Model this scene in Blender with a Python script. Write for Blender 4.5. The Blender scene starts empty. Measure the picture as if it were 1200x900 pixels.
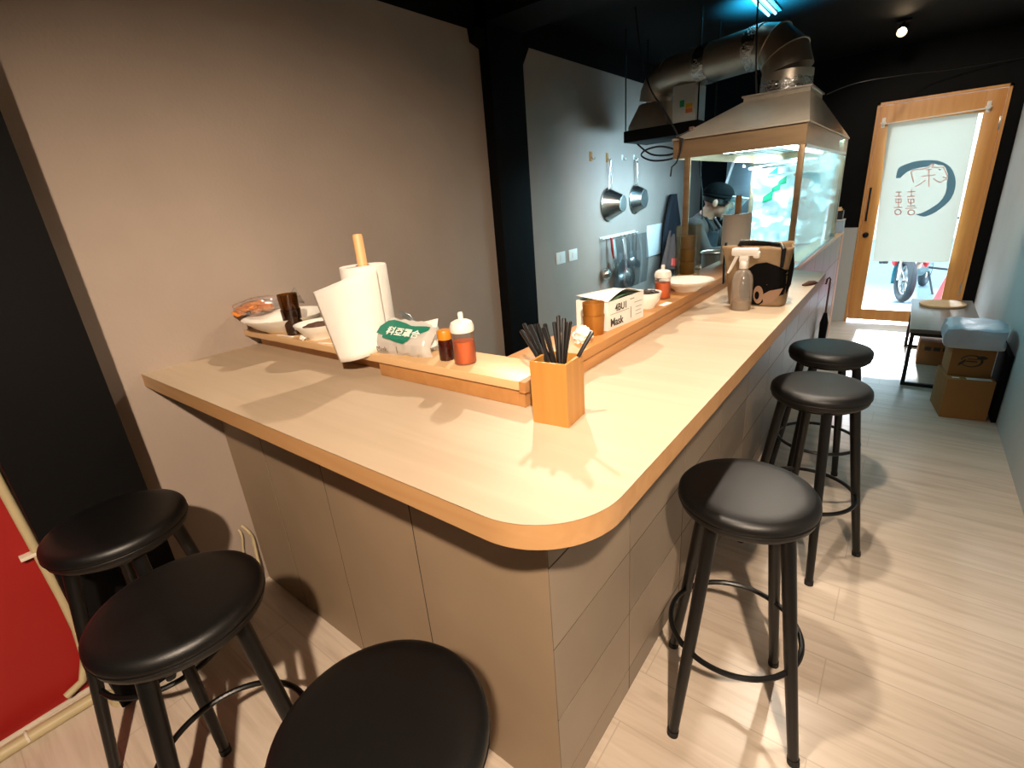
import bpy, bmesh, math, random
from mathutils import Vector, Matrix, Euler, noise
random.seed(7)
PI = math.pi
S = bpy.context.scene
COL = S.collection
V = Vector

# ------------------------------------------------------------------ materials
def lin(c):
    return tuple(((x/12.92) if x <= 0.04045 else ((x+0.055)/1.055)**2.4) for x in c)
def rgb(r, g, b):
    return lin((r/255, g/255, b/255)) + (1,)
class NT:
    def __init__(s, name):
        s.m = bpy.data.materials.new(name); s.m.use_nodes = True
        s.t = s.m.node_tree; s.t.nodes.clear()
        s.out = s.n('ShaderNodeOutputMaterial')
    def n(s, typ, **kw):
        nd = s.t.nodes.new(typ)
        for k, v in kw.items():
            if hasattr(nd, k) and k not in nd.inputs: setattr(nd, k, v)
            else: nd.inputs[k].default_value = v
        return nd
    def l(s, a, b): s.t.links.new(a, b)
    def coord(s, scale=(1,1,1), rot=(0,0,0)):
        tc = s.n('ShaderNodeTexCoord'); mp = s.n('ShaderNodeMapping')
        mp.inputs['Scale'].default_value = scale; mp.inputs['Rotation'].default_value = rot
        s.l(tc.outputs['Object'], mp.inputs['Vector']); return mp.outputs['Vector']
def P(nt, **kw):
    b = nt.n('ShaderNodeBsdfPrincipled')
    for k, v in kw.items(): b.inputs[k].default_value = v
    nt.l(b.outputs[0], nt.out.inputs[0]); return b
def mat(name, c, rough=0.5, metal=0.0, var=0.12, scale=8.0, bump=0.0, stretch=(1,1,1), c2=None, detail=4.0, spec=None, bscale=None, coat=0.0, sub=0.0):
    """general surface: two close tones mixed by noise, optional bump"""
    nt = NT(name); b = P(nt, Roughness=rough, Metallic=metal)
    if spec is not None: b.inputs['Specular IOR Level'].default_value = spec
    if coat: b.inputs['Coat Weight'].default_value = coat; b.inputs['Coat Roughness'].default_value = 0.15
    if sub: b.inputs['Subsurface Weight'].default_value = sub; b.inputs['Subsurface Scale'].default_value = 0.01
    v = nt.coord(stretch)
    nz = nt.n('ShaderNodeTexNoise'); nz.inputs['Scale'].default_value = scale; nz.inputs['Detail'].default_value = detail
    nt.l(v, nz.inputs['Vector'])
    mx = nt.n('ShaderNodeMix', data_type='RGBA')
    a = c; d = c2 if c2 else tuple(min(1, x*(1+var)) for x in c[:3]) + (1,)
    if not c2: a = tuple(x*(1-var) for x in c[:3]) + (1,)
    mx.inputs[6].default_value = a; mx.inputs[7].default_value = d
    rm = nt.n('ShaderNodeMapRange'); rm.inputs[1].default_value = .3; rm.inputs[2].default_value = .7
    nt.l(nz.outputs[0], rm.inputs[0]); nt.l(rm.outputs[0], mx.inputs[0])
    nt.l(mx.outputs[2], b.inputs['Base Color'])
    if bump:
        n2 = nt.n('ShaderNodeTexNoise'); n2.inputs['Scale'].default_value = bscale or scale*4; n2.inputs['Detail'].default_value = 5
        nt.l(v, n2.inputs['Vector'])
        bp = nt.n('ShaderNodeBump'); bp.inputs['Strength'].default_value = bump; bp.inputs['Distance'].default_value = 0.01
        nt.l(n2.outputs[0], bp.inputs['Height']); nt.l(bp.outputs[0], b.inputs['Normal'])
    return nt.m
def emit(name, c, s):
    nt = NT(name); e = nt.n('ShaderNodeEmission'); e.inputs[0].default_value = c; e.inputs[1].default_value = s
    nt.l(e.outputs[0], nt.out.inputs[0]); return nt.m
def clear(name, tint=(1,1,1,1), gloss=0.06, rough=0.05, body=None, bodyw=0.0):
    """thin clear sheet: transparent, with fresnel gloss and an optional milky body"""
    nt = NT(name)
    tr = nt.n('ShaderNodeBsdfTransparent'); tr.inputs[0].default_value = tint
    sh = tr
    if body:
        df = nt.n('ShaderNodeBsdfDiffuse'); df.inputs[0].default_value = body
        tl = nt.n('ShaderNodeBsdfTranslucent'); tl.inputs[0].default_value = body
        a = nt.n('ShaderNodeMixShader'); a.inputs[0].default_value = 0.5
        nt.l(df.outputs[0], a.inputs[1]); nt.l(tl.outputs[0], a.inputs[2])
        m = nt.n('ShaderNodeMixShader'); m.inputs[0].default_value = bodyw
        nt.l(tr.outputs[0], m.inputs[1]); nt.l(a.outputs[0], m.inputs[2]); sh = m
    gl = nt.n('ShaderNodeBsdfGlossy'); gl.inputs['Roughness'].default_value = rough
    fr = nt.n('ShaderNodeLayerWeight'); fr.inputs[0].default_value = 0.25
    mul = nt.n('ShaderNodeMath', operation='MULTIPLY_ADD'); mul.inputs[1].default_value = 0.55; mul.inputs[2].default_value = gloss
    nt.l(fr.outputs['Fresnel'], mul.inputs[0])
    mm = nt.n('ShaderNodeMixShader')
    nt.l(mul.outputs[0], mm.inputs[0]); nt.l(sh.outputs[0], mm.inputs[1]); nt.l(gl.outputs[0], mm.inputs[2])
    nt.l(mm.outputs[0], nt.out.inputs[0]); return nt.m
def wood(name, c1, c2, rough=0.4, axis='X', scale=3.0, fine=0.35):
    nt = NT(name); b = P(nt, Roughness=rough)
    st = {'X': (1, 14, 14), 'Y': (14, 1, 14), 'Z': (14, 14, 1)}[axis]
    v = nt.coord(st)
    nz = nt.n('ShaderNodeTexNoise'); nz.inputs['Scale'].default_value = scale; nz.inputs['Detail'].default_value = 8; nz.inputs['Distortion'].default_value = .6
    nt.l(v, nz.inputs['Vector'])
    rp = nt.n('ShaderNodeValToRGB'); rp.color_ramp.elements[0].color = c1; rp.color_ramp.elements[1].color = c2
    rp.color_ramp.elements[0].position = .3; rp.color_ramp.elements[1].position = .7
    nt.l(nz.outputs[0], rp.inputs[0])
    nt.l(rp.outputs[0], b.inputs['Base Color']); return nt.m
def tile_mat(name, c, rough=.45):
    """cement-look tile: mottled, each tile a little lighter or darker"""
    nt = NT(name); b = P(nt, Roughness=rough)
    v = nt.coord((1,1,1))
    nz = nt.n('ShaderNodeTexNoise'); nz.inputs['Scale'].default_value = 5; nz.inputs['Detail'].default_value = 6; nt.l(v, nz.inputs['Vector'])
    geo = nt.n('ShaderNodeNewGeometry')
    ad = nt.n('ShaderNodeMath', operation='MULTIPLY_ADD'); ad.inputs[1].default_value = .5; nt.l(geo.outputs['Random Per Island'], ad.inputs[0])
    m2 = nt.n('ShaderNodeMath', operation='MULTIPLY'); m2.inputs[1].default_value = .5; nt.l(nz.outputs[0], m2.inputs[0]); nt.l(m2.outputs[0], ad.inputs[2])
    mx = nt.n('ShaderNodeMix', data_type='RGBA')
    mx.inputs[6].default_value = tuple(x*.62 for x in c[:3])+(1,); mx.inputs[7].default_value = tuple(min(1,x*1.30) for x in c[:3])+(1,)
    nt.l(ad.outputs[0], mx.inputs[0]); nt.l(mx.outputs[2], b.inputs['Base Color']); return nt.m
def floor_mat():
    nt = NT('floor_planks'); b = P(nt, Roughness=.29)
    v = nt.coord((1,1,1))
    br = nt.n('ShaderNodeTexBrick'); br.offset = .37
    br.inputs['Scale'].default_value = 1; br.inputs['Brick Width'].default_value = 1.22; br.inputs['Row Height'].default_value = .185
    br.inputs['Mortar Size'].default_value = .0022; br.inputs['Mortar Smooth'].default_value = .3
    br.inputs['Color1'].default_value = (.35,.35,.35,1); br.inputs['Color2'].default_value = (.65,.65,.65,1); br.inputs['Mortar'].default_value = (0,0,0,1)
    nt.l(v, br.inputs['Vector'])
    v2 = nt.coord((1.2, 16, 1))
    nz = nt.n('ShaderNodeTexNoise'); nz.inputs['Scale'].default_value = 1.6; nz.inputs['Detail'].default_value = 9; nz.inputs['Roughness'].default_value = .62; nz.inputs['Distortion'].default_value = .8
    nt.l(v2, nz.inputs['Vector'])
    ad = nt.n('ShaderNodeMath', operation='MULTIPLY_ADD'); ad.inputs[1].default_value = .10
    nt.l(br.outputs['Color'], ad.inputs[0]); nt.l(nz.outputs[0], ad.inputs[2])
    rp = nt.n('ShaderNodeValToRGB'); e = rp.color_ramp.elements
    e[0].position = .34; e[0].color = rgb(186,168,150); e[1].position = .86; e[1].color = rgb(216,202,188)
    k = rp.color_ramp.elements.new(.58); k.color = rgb(206,190,173)
    nt.l(ad.outputs[0], rp.inputs[0])
    mx = nt.n('ShaderNodeMix', data_type='RGBA'); mx.blend_type = 'MIX'
    mx.inputs[7].default_value = rgb(186,169,152)
    nt.l(br.outputs['Fac'], mx.inputs[0]); nt.l(rp.outputs[0], mx.inputs[6]); nt.l(mx.outputs[2], b.inputs['Base Color'])
    return nt.m
def cloth(name, c, trans=.5):
    nt = NT(name)
    v = nt.coord((1,1,1)); w = nt.n('ShaderNodeTexNoise'); w.inputs['Scale'].default_value = 180; nt.l(v, w.inputs['Vector'])
    mx = nt.n('ShaderNodeMix', data_type='RGBA'); mx.inputs[6].default_value = tuple(x*.94 for x in c[:3])+(1,); mx.inputs[7].default_value = c
    nt.l(w.outputs[0], mx.inputs[0])
    df = nt.n('ShaderNodeBsdfDiffuse'); tl = nt.n('ShaderNodeBsdfTranslucent'); a = nt.n('ShaderNodeMixShader'); a.inputs[0].default_value = trans
    nt.l(mx.outputs[2], df.inputs[0]); nt.l(mx.outputs[2], tl.inputs[0])
    nt.l(df.outputs[0], a.inputs[1]); nt.l(tl.outputs[0], a.inputs[2]); nt.l(a.outputs[0], nt.out.inputs[0]); return nt.m

M = dict(
    wall=mat('grey_plaster', rgb(160,144,131), .75, var=.05, scale=3, bump=.10, bscale=90),
    wallr=mat('pale_grey_plaster', rgb(188,188,186), .7, var=.05, scale=2, bump=.10, bscale=60),
    red=mat('red_paint', rgb(150,17,12), .55, var=.06, scale=3, bump=.05, bscale=80),
    black=mat('black_paint', rgb(10,9,9), .7, spec=.12, var=.15, scale=4, bump=.08, bscale=60),
    floor=floor_mat(),
    top=wood('pale_maple_laminate', rgb(178,157,132), rgb(187,166,141), .5, 'X', 1.6),
    edge=wood('honey_edge_band', rgb(178,134,88), rgb(190,147,100), .4, 'X', 2),
    shelfw=wood('honey_shelf_wood', rgb(208,168,120), rgb(218,180,134), .4, 'X', 2),
    shelfshade=wood('shaded_honey_wood', rgb(172,120,68), rgb(186,134,80), .42, 'Y', 2),  # honey wood darkened: shade on the long ledge is put into its colour
    tile=tile_mat('cement_tile', rgb(140,126,110), .38),
    board=mat('cement_board', rgb(150,129,105), .55, var=.06, scale=4),
    grout=mat('dark_grout', rgb(24,20,17), .95),
    leather=mat('black_leatherette', rgb(9,8,8), .43, var=.12, scale=30, bump=.08, bscale=400, spec=.5),
    blackmetal=mat('black_powder_coat', rgb(10,10,10), .36, spec=.4, var=.1, scale=20),
    rubber=mat('black_rubber', rgb(18,18,18), .7),
    steel=mat('brushed_steel', rgb(190,188,182), .30, 1.0, var=.06, scale=3, stretch=(1,1,20)),
    steelw=mat('warm_steel', rgb(166,138,106), .38, .85, var=.12, scale=3, stretch=(1,1,10)),
    galv=mat('galvanised_sheet', rgb(192,181,164), .34, .78, var=.14, scale=5, bump=.04, bscale=20),
    foiltape=mat('foil_tape', rgb(220,214,204), .18, 1.0, var=.1, scale=40, bump=1.0, bscale=60),
    chrome=mat('polished_steel', rgb(220,214,204), .27, 1.0, var=.04),
    bamboo=wood('bamboo', rgb(176,120,54), rgb(192,138,68), .42, 'Z', 2.2),
    dowel=wood('pale_dowel', rgb(222,170,116), rgb(232,184,132), .5, 'Z', 2),
    doorw=wood('door_timber', rgb(204,138,70), rgb(218,156,86), .45, 'Z', 1.5),
    postw=wood('post_timber', rgb(196,146,106), rgb(208,160,120), .5, 'Z', 1.5),
    paper=mat('white_paper', rgb(240,234,226), .8, var=.02, scale=30, bump=.15, bscale=250),
    ceramic=mat('white_ceramic', rgb(236,232,222), .22, var=.02, coat=.5),
    plasticw=mat('white_plastic', rgb(236,232,224), .4, var=.03),
    chop=mat('black_chopstick', rgb(20,18,18), .35),
    bronze=mat('bronze_cup', rgb(168,112,46), .36, .55, var=.08),
    green=mat('green_print', rgb(14,116,94), .5, var=.05),
    greenin=mat('green_mask_paper', rgb(120,160,132), .7, var=.06),
    ink=mat('dark_ink', rgb(60,56,48), .7),
    greyink=mat('grey_ink', rgb(120,110,98), .7),
    sauce=mat('orange_sauce', rgb(198,84,6), .4, var=.06, scale=30),
    brownliq=mat('dark_soy', rgb(54,16,8), .25, var=.3, scale=60),
    orangecap=mat('amber_cap', rgb(206,132,32), .4),
    brown=mat('braised_filling', rgb(96,62,44), .7, var=.4, scale=90, bump=.6),
    darkfood=mat('black_fungus', rgb(46,26,18), .5, var=.6, scale=120, bump=.8),
    cracker=mat('orange_crisps', rgb(214,130,52), .6, var=.3, scale=50),
    carton=mat('brown_cardboard', rgb(164,112,58), .8, var=.06, scale=6),
    carton2=mat('dark_cardboard', rgb(160,104,56), .8, var=.06, scale=6),
    kraft=mat('tan_tote', rgb(146,120,88), .7, var=.06, scale=30, bump=.1),
    toteblack=mat('black_tote_print', rgb(9,8,8), .7, spec=.1),
    totepink=mat('dusty_print', rgb(150,118,96), .6),
    dkwood=mat('dark_table_top', rgb(112,102,92), .3, var=.1, scale=3, stretch=(1,12,1)),
    cork=mat('pale_disc', rgb(214,176,126), .6, var=.06),
    cloth=cloth('linen', rgb(194,198,186), .24),
    blue=cloth('blue_brush_ink', rgb(118,156,176), .42),
    redline=cloth('red_line_ink', rgb(240,190,180), .5),
    navy=mat('navy_cloth', rgb(7,8,17), .85, var=.15, scale=12, bump=.2),
    taupe=mat('taupe_cloth', rgb(88,60,50), .85, var=.12, scale=12, bump=.2),
    shirt=mat('grey_shirt', rgb(70,58,55), .9, spec=.15, var=.08, scale=14, bump=.25, bscale=40),
    apron=mat('dark_apron', rgb(15,22,32), .8, var=.12, scale=14, bump=.2),
    cap=mat('black_cap', rgb(8,9,11), .9, spec=.08, var=.15),
    skin=mat('skin', rgb(188,136,112), .55, var=.05, scale=12, sub=.08),
    hair=mat('black_hair', rgb(20,18,18), .6),
    trouser=mat('black_trousers', rgb(30,30,34), .85),
    asphalt=mat('pale_asphalt', rgb(84,110,120), .8, var=.1, scale=20),
    pave=mat('white_paving', rgb(228,230,228), .7, var=.04),
    bldg=mat('pale_facade', rgb(225,230,232), .8, var=.05, scale=2),
    redp=mat('red_plastic', rgb(222,60,64), .5),
    tyre=mat('tyre', rgb(40,48,54), .7, bump=.3),
    teal=mat('teal_fairing', rgb(30,120,140), .35),
    foil=mat('crumpled_foil', rgb(226,240,242), .36, .6, var=.1, scale=14, bump=.6, bscale=9),
    greenleaf=mat('green_label', rgb(30,150,100), .5),
    fridge=mat('stainless_fridge', rgb(130,146,150), .34, .85, var=.06, scale=2, stretch=(1,1,14)),
    boxw=mat('white_enamel', rgb(206,206,200), .45, var=.04),
    yellow=mat('yellow_label', rgb(226,170,50), .5),
    orange=mat('orange_label', rgb(214,110,60), .5),
    redrub=mat('red_silicone', rgb(206,60,44), .5),
    glass=clear('door_glass', (1,1,1,1), .04, .02),
    hoodglass=clear('hood_glass', (.93,.97,.97,1), .07, .03, rgb(214,236,236), .22),
    tint=clear('brown_tinted_glass', rgb(206,170,100), .06, .08, rgb(120,84,36), .12),
    tint2=clear('brown_tinted_glass_thick', rgb(176,128,72), .06, .1, rgb(90,56,26), .2),
    film=clear('clear_film', (.97,.97,.97,1), .10, .12, rgb(235,232,228), .12),
    softplastic=clear('translucent_plastic', (.98,.97,.95,1), .06, .2, rgb(244,240,234), .92),
    bottle=clear('squeeze_plastic', (.98,.97,.95,1), .05, .15, rgb(240,228,214), .06),
    bagp=mat('white_plastic_bag', rgb(196,202,214), .38, var=.05, scale=10, bump=.7, bscale=14),
    visor=clear('visor_plastic', (.93,.97,.98,1), .10, .05, rgb(200,225,230), .18),
    lens=emit('warm_lamp_lens', (1,.72,.42,1), 60),
    tube=emit('cool_tube_glow', (.45,.85,1,1), 2.2), bluep=emit('blue_panel_glow', (.01,.36,.62,1), .25),
    hoodtube=emit('hood_tube_glow', (.62,.95,1,1), 24),
    conduit=mat('cream_conduit', rgb(186,170,132), .5, var=.08),
    white=mat('white_skirting', rgb(220,208,190), .6),
    darkplast=mat('black_plastic', rgb(28,28,30), .4),
    bluebox=mat('pale_blue_plastic', rgb(150,168,184), .4),
    tissue=mat('tissue', rgb(238,232,222), .9, bump=.5, bscale=60),
    oliveglass=clear('olive_acrylic', rgb(246,244,234), .02, .1), spray=clear('spray_plastic', (.98,.97,.95,1), .05, .12, rgb(240,232,222), .20),
    olivecup=mat('olive_brown_bowl', rgb(104,80,38), .4, var=.1),
    enamelgrey=mat('grey_pot', rgb(120,126,126), .35, .7),
)

# ------------------------------------------------------------------ mesh helpers
class MB:
    """collects shapes (world coordinates) into one bmesh"""
    def __init__(s): s.b = bmesh.new()
    def box(s, lo, hi, rot=0, pivot=None, bevel=0, rx=None):
        g = bmesh.ops.create_cube(s.b, size=1)['verts']
        c = [(a+b)/2 for a, b in zip(lo, hi)]; d = [abs(b-a) for a, b in zip(lo, hi)]
        bmesh.ops.scale(s.b, vec=d, verts=g); bmesh.ops.translate(s.b, vec=c, verts=g)
        if bevel:
            es = list({e for v in g for e in v.link_edges})
            r = bmesh.ops.bevel(s.b, geom=es, offset=bevel, segments=2, affect='EDGES', profile=.6)
            g = list({v for f in r['faces'] for v in f.verts} | {v for v in g if v.is_valid})
            # include untouched flat faces
            seen = set(g); st = list(g)
            while st:
                v = st.pop()
                for e in v.link_edges:
                    o = e.other_vert(v)
                    if o not in seen: seen.add(o); st.append(o)
            g = list(seen)
        if rot or rx:
            m = Matrix.Rotation(rot, 3, 'Z') if rx is None else rx
            bmesh.ops.rotate(s.b, cent=pivot or c, matrix=m, verts=g)
        return s
    def lathe(s, prof, c=(0,0,0), seg=32, cap=True, axis=None):
        rings = []
        vs = []
        for r, z in prof:
            if r < 1e-6: ring = [s.b.verts.new((0,0,z))]
            else: ring = [s.b.verts.new((r*math.cos(2*PI*k/seg), r*math.sin(2*PI*k/seg), z)) for k in range(seg)]
            rings.append(ring); vs += ring
        for a, b in zip(rings, rings[1:]):
            for k in range(seg):
                k2 = (k+1) % seg
                if len(a) == 1 and len(b) == 1: continue
                if len(a) == 1: s.b.faces.new((a[0], b[k2], b[k]))
                elif len(b) == 1: s.b.faces.new((a[k], a[k2], b[0]))
                else: s.b.faces.new((a[k], a[k2], b[k2], b[k]))
        if axis is not None:
            bmesh.ops.rotate(s.b, cent=(0,0,0), matrix=V((0,0,1)).rotation_difference(V(axis)).to_matrix(), verts=vs)
        bmesh.ops.translate(s.b, vec=c, verts=vs)
        return s
    def tube(s, pts, r, seg=10, closed=False, caps=True):
        pts = [V(p) for p in pts]; n = len(pts)
        rs = r if isinstance(r, (list, tuple)) else [r]*n
        rings = []; up = None
        for i, p in enumerate(pts):
            if closed: t = pts[(i+1) % n]-pts[i-1]
            else: t = pts[min(i+1, n-1)]-pts[max(i-1, 0)]
            t.normalize()
            if up is None:
                up = t.orthogonal().normalized()
            else:
                up = (up - t*up.dot(t))
                up = up.normalized() if up.length > 1e-6 else t.orthogonal().normalized()
            w = t.cross(up)
            rings.append([s.b.verts.new(p+rs[i]*(up*math.cos(2*PI*k/seg)+w*math.sin(2*PI*k/seg))) for k in range(seg)])
        rr = list(zip(rings, rings[1:])) + ([(rings[-1], rings[0])] if closed else [])
        for a, b in rr:
            off = 0
            if closed and a is rings[-1]:
                off = min(range(seg), key=lambda q: (a[0].co-b[q].co).length)
            for k in range(seg):
                s.b.faces.new((a[k], a[(k+1) % seg], b[(k+1+off) % seg], b[(k+off) % seg]))
        if caps and not closed:
            s.b.faces.new(list(reversed(rings[0]))); s.b.faces.new(rings[-1])
        return s
    def prism(s, poly, d, origin=(0,0,0), ux=(1,0,0), uy=(0,1,0)):
        """polygon in the plane (ux, uy), pushed along its normal by d"""
        o, ux, uy = V(origin), V(ux), V(uy); nn = ux.cross(uy).normalized()*d
        a = [s.b.verts.new(o+ux*p[0]+uy*p[1]) for p in poly]; b = [s.b.verts.new(v.co+nn) for v in a]
        n = len(poly)
        s.b.faces.new(list(reversed(a))); s.b.faces.new(b)
        for i in range(n): s.b.faces.new((a[i], a[(i+1) % n], b[(i+1) % n], b[i]))
        return s
    def grid(s, f, nu, nv, closeu=False):
        vv = [[s.b.verts.new(f(i/nu, j/nv)) for j in range(nv+1)] for i in range(nu if closeu else nu+1)]
        for i in range(nu):
            for j in range(nv):
                i2 = (i+1) % len(vv)
                s.b.faces.new((vv[i][j], vv[i2][j], vv[i2][j+1], vv[i][j+1]))
        return s
    def quad(s, *p):
        s.b.faces.new([s.b.verts.new(q) for q in p]); return s
    def blob(s, c, r, sub=3, amp=0, freq=1, sc=(1,1,1), seed=0):
        g = bmesh.ops.create_icosphere(s.b, subdivisions=sub, radius=1)['verts']
        for v in g:
            k = 1+amp*noise.noise(v.co*freq+V((seed*3.7, seed*1.3, seed)))
            v.co = V((v.co.x*sc[0]*r*k, v.co.y*sc[1]*r*k, v.co.z*sc[2]*r*k))+V(c)
        return s
def absloc(o):
    p = V((0,0,0))
    while o is not None: p += o.location; o = o.parent
    return p
def obj(name, mb, m, parent=None, smooth=True, base=None, angle=35, solid=0):
    b = mb.b
    bmesh.ops.recalc_face_normals(b, faces=b.faces)
    off = absloc(parent) if parent else V(base or (0,0,0))
    bmesh.ops.translate(b, vec=-off, verts=b.verts)
    me = bpy.data.meshes.new(name); b.to_mesh(me); b.free()
    o = bpy.data.objects.new(name, me); COL.objects.link(o)
    if parent: o.parent = parent
    else: o.location = off
    for mm in (m if isinstance(m, (list, tuple)) else [m]): me.materials.append(mm)
    if smooth:
        for p in me.polygons: p.use_smooth = True
        me.set_sharp_from_angle(angle=math.radians(angle))
    if solid:
        md = o.modifiers.new('s', 'SOLIDIFY'); md.thickness = solid; md.offset = 0
    return o
def thing(name, label, cat, loc=(0,0,0), group=None):
    o = bpy.data.objects.new(name, None); COL.objects.link(o); o.location = loc
    o.empty_display_size = .05
    o['label'] = label; o['category'] = cat
    if group: o['group'] = group
    return o
def tag(o, label, cat, group=None):
    o['label'] = label; o['category'] = cat
    if group: o['group'] = group
    return o
def struct(o, label=None):
    o['kind'] = 'structure'
    if label: o['label'] = label
    return o
def copy_tree(o, parent=None):
    c = o.copy(); COL.objects.link(c)
    if parent: c.parent = parent
    for ch in list(o.children): copy_tree(ch, c)
    return c
def text_mesh(txt, size, origin, ux, uy, m, name, parent, lift=.0008, weight=0):
    """flat lettering lying on a surface"""
    cu = bpy.data.curves.new('t', 'FONT'); cu.body = txt; cu.size = size; cu.extrude = .0004; cu.offset = weight
    t = bpy.data.objects.new('t', cu); COL.objects.link(t)
    bpy.context.view_layer.update()
    dg = bpy.context.evaluated_depsgraph_get()
    me = bpy.data.meshes.new_from_object(t.evaluated_get(dg)); bpy.data.objects.remove(t)
    ux, uy = V(ux).normalized(), V(uy).normalized(); nn = ux.cross(uy)
    o_ = V(origin)+nn*lift-absloc(parent)
    for v in me.vertices: v.co = o_+ux*v.co.x+uy*v.co.y+nn*v.co.z
    me.name = name
    o = bpy.data.objects.new(name, me); COL.objects.link(o); o.parent = parent; me.materials.clear(); me.materials.append(m)
    return o
def strokes(mb, lines, w, plane):
    """pen strokes: flat ribbons along polylines; plane maps (u, v) to a point"""
    for ln in lines:
        for (a, b) in zip(ln, ln[1:]):
            a_, b_ = V(a), V(b); d = (b_-a_)
            if d.length < 1e-6: continue
            d.normalize(); n = V((-d.y, d.x))*w; e = d*w*.7
            q = [a_-e+n, a_-e-n, b_+e-n, b_+e+n]
            mb.quad(*[plane(p.x, p.y) for p in q])
    return mb

# ------------------------------------------------------------------ the room
XL, XR, YF, YN, ZC = -1.99, .588, 6.2, -2.3, 2.5
struct(obj('floor', MB().box((XL-.1, YN, -.1), (XR+.1, YF+.12, 0)), M['floor'], smooth=False))
struct(obj('ceiling', MB().box((XL-.1, YN, ZC), (XR+.1, YF+.12, ZC+.1)), M['black'], smooth=False))
b = MB(); b.box((XL-.1, .045, 0), (XL, YF, 2.33)); n1 = len(b.b.faces)
b.box((XL-.1, YN, 0), (XL, .045, 2.33)); n2 = len(b.b.faces)
b.box((XL-.1, YN, 2.33), (XL, YF, ZC))
b.b.faces.ensure_lookup_table()
for i, f in enumerate(b.b.faces): f.material_index = 0 if i < n1 else (1 if i < n2 else 2)
struct(obj('wall_left', b, [M['wall'], M['red'], M['black']], smooth=False))
struct(obj('wall_right', MB().box((XR, YN, 0), (XR+.1, YF, ZC)), M['wallr'], smooth=False))
struct(obj('wall_near', MB().box((XL-.1, YN-.1, 0), (XR+.1, YN, ZC)), M['wall'], smooth=False))
DX0, DX1, DZ = -.403, .497, 2.06
b = MB(); b.box((XL-.1, YF, 0), (DX0, YF+.12, ZC)); b.box((DX1, YF, 0), (XR+.1, YF+.12, ZC)); b.box((DX0, YF, DZ), (DX1, YF+.12, ZC))
struct(obj('wall_far', b, M['black'], smooth=False))
# pillars and beams, painted black
struct(obj('trim_1', MB().box((XL, .05, 0), (-1.80, .322, ZC), bevel=.004), M['black']))
b = MB(); b.box((XL, 2.39, 0), (-1.92, 2.70, ZC), bevel=.004)
b.prism([(2.70, 2.33), (2.70, 2.19), (2.80, 2.33)], .06, (XL, 0, 0), (0,1,0), (0,0,1))
b.prism([(2.39, 2.33), (2.31, 2.33), (2.32, 2.27), (2.39, 2.25)], .05, (XL, 0, 0), (0,1,0), (0,0,1))
struct(obj('trim_2', b, M['black']))
struct(obj('trim_3', MB().box((XL, 2.39, 2.36), (XR, 2.70, ZC)), M['black'], smooth=False))
struct(obj('trim_4', MB().box((-.62, YF-.03, 0), (-.405, YF, .96)), M['wallr'], smooth=False))
struct(obj('baseboard_left', MB().box((XL, YN, 0), (XL+.010, .05, .012), bevel=.002), M['white']))

# ------------------------------------------------------------------ door
d = bpy.data.objects.new('door_1', None); COL.objects.link(d); d.location = (DX0, YF, 0); struct(d, 'timber framed glass door with a linen curtain')
b = MB(); b.box((DX0, YF-.02, 0), (DX0+.022, YF+.10, DZ)); b.box((DX1-.022, YF-.02, 0), (DX1, YF+.10, DZ)); b.box((DX0, YF-.02, DZ-.022), (DX1, YF+.10, DZ))
obj('jamb', b, M['doorw'], d, smooth=False)
b = MB(); gx0, gx1, gz0, gz1 = -.268, .350, .138, 1.868
b.box((DX0+.024, YF, .028), (gx0, YF+.04, DZ-.026), bevel=.003); b.box((gx1, YF, .028), (DX1-.024, YF+.04, DZ-.026), bevel=.003)
b.box((gx0, YF+.001, gz1), (gx1, YF+.039, DZ-.026)); b.box((gx0, YF+.001, .028), (gx1, YF+.039, gz0))
obj('door_leaf', b, M['doorw'], d)
obj('glass_pane', MB().box((gx0, YF+.016, gz0), (gx1, YF+.022, gz1)), M['glass'], d, smooth=False)
b = MB(); b.tube([(-.352, YF-.035, 1.02), (-.352, YF-.035, 1.33)], .009); b.tube([(-.352, YF, 1.05), (-.352, YF-.035, 1.05)], .006); b.tube([(-.352, YF, 1.30), (-.352, YF-.035, 1.30)], .006)
obj('handle', b, M['blackmetal'], d)
b = MB(); b.lathe([(0,0), (.026,0), (.026,.012), (.016,.018), (0,.018)], (-.335, YF, .885), 20, axis=(0,-1,0))
obj('lock', b, M['blackmetal'], d)
for z in (1.72, .32):
    b = MB(); b.box((DX1-.036, YF-.012, z), (DX1-.02, YF+.002, z+.1), bevel=.002); obj('hinge', b, M['steel'], d)
# curtain
cu = thing('door_curtain', 'linen half curtain with a blue brush ring hung across the glass door', 'curtain', (0, 6.165, 1.87))
def curt(u, v):
    z = 1.872-v*1.245
    x0 = -.300+v*.062; x1 = .318+v*.022
    x = x0+(x1-x0)*u
    return V((x, 6.162+.006*math.sin(u*9+v*3)*v+.012*v*v*math.sin(u*4.2+1)-.0, z+.004*math.sin(u*7)*v))
b = MB(); b.grid(curt, 28, 36); obj('cloth_panel', b, M['cloth'], cu)
b = MB(); b.tube([(-.345, 6.160, 1.876), (.39, 6.160, 1.895)], .005); obj('curtain_rod', b, M['plasticw'], cu)
for x, z in ((-.338, 1.876), (.375, 1.895)):
    b = MB(); b.box((x-.014, 6.185, z-.03), (x+.014, 6.2, z+.055), bevel=.004); b.tube([(x, 6.188, z-.012), (x, 6.168, z-.014), (x, 6.152, z-.006), (x, 6.15, z+.006)], .0045); b.tube([(x-.022, 6.182, z+.012), (x+.022, 6.182, z+.012)], .007)
    obj('hook', b, M['plasticw'], cu)
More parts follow.
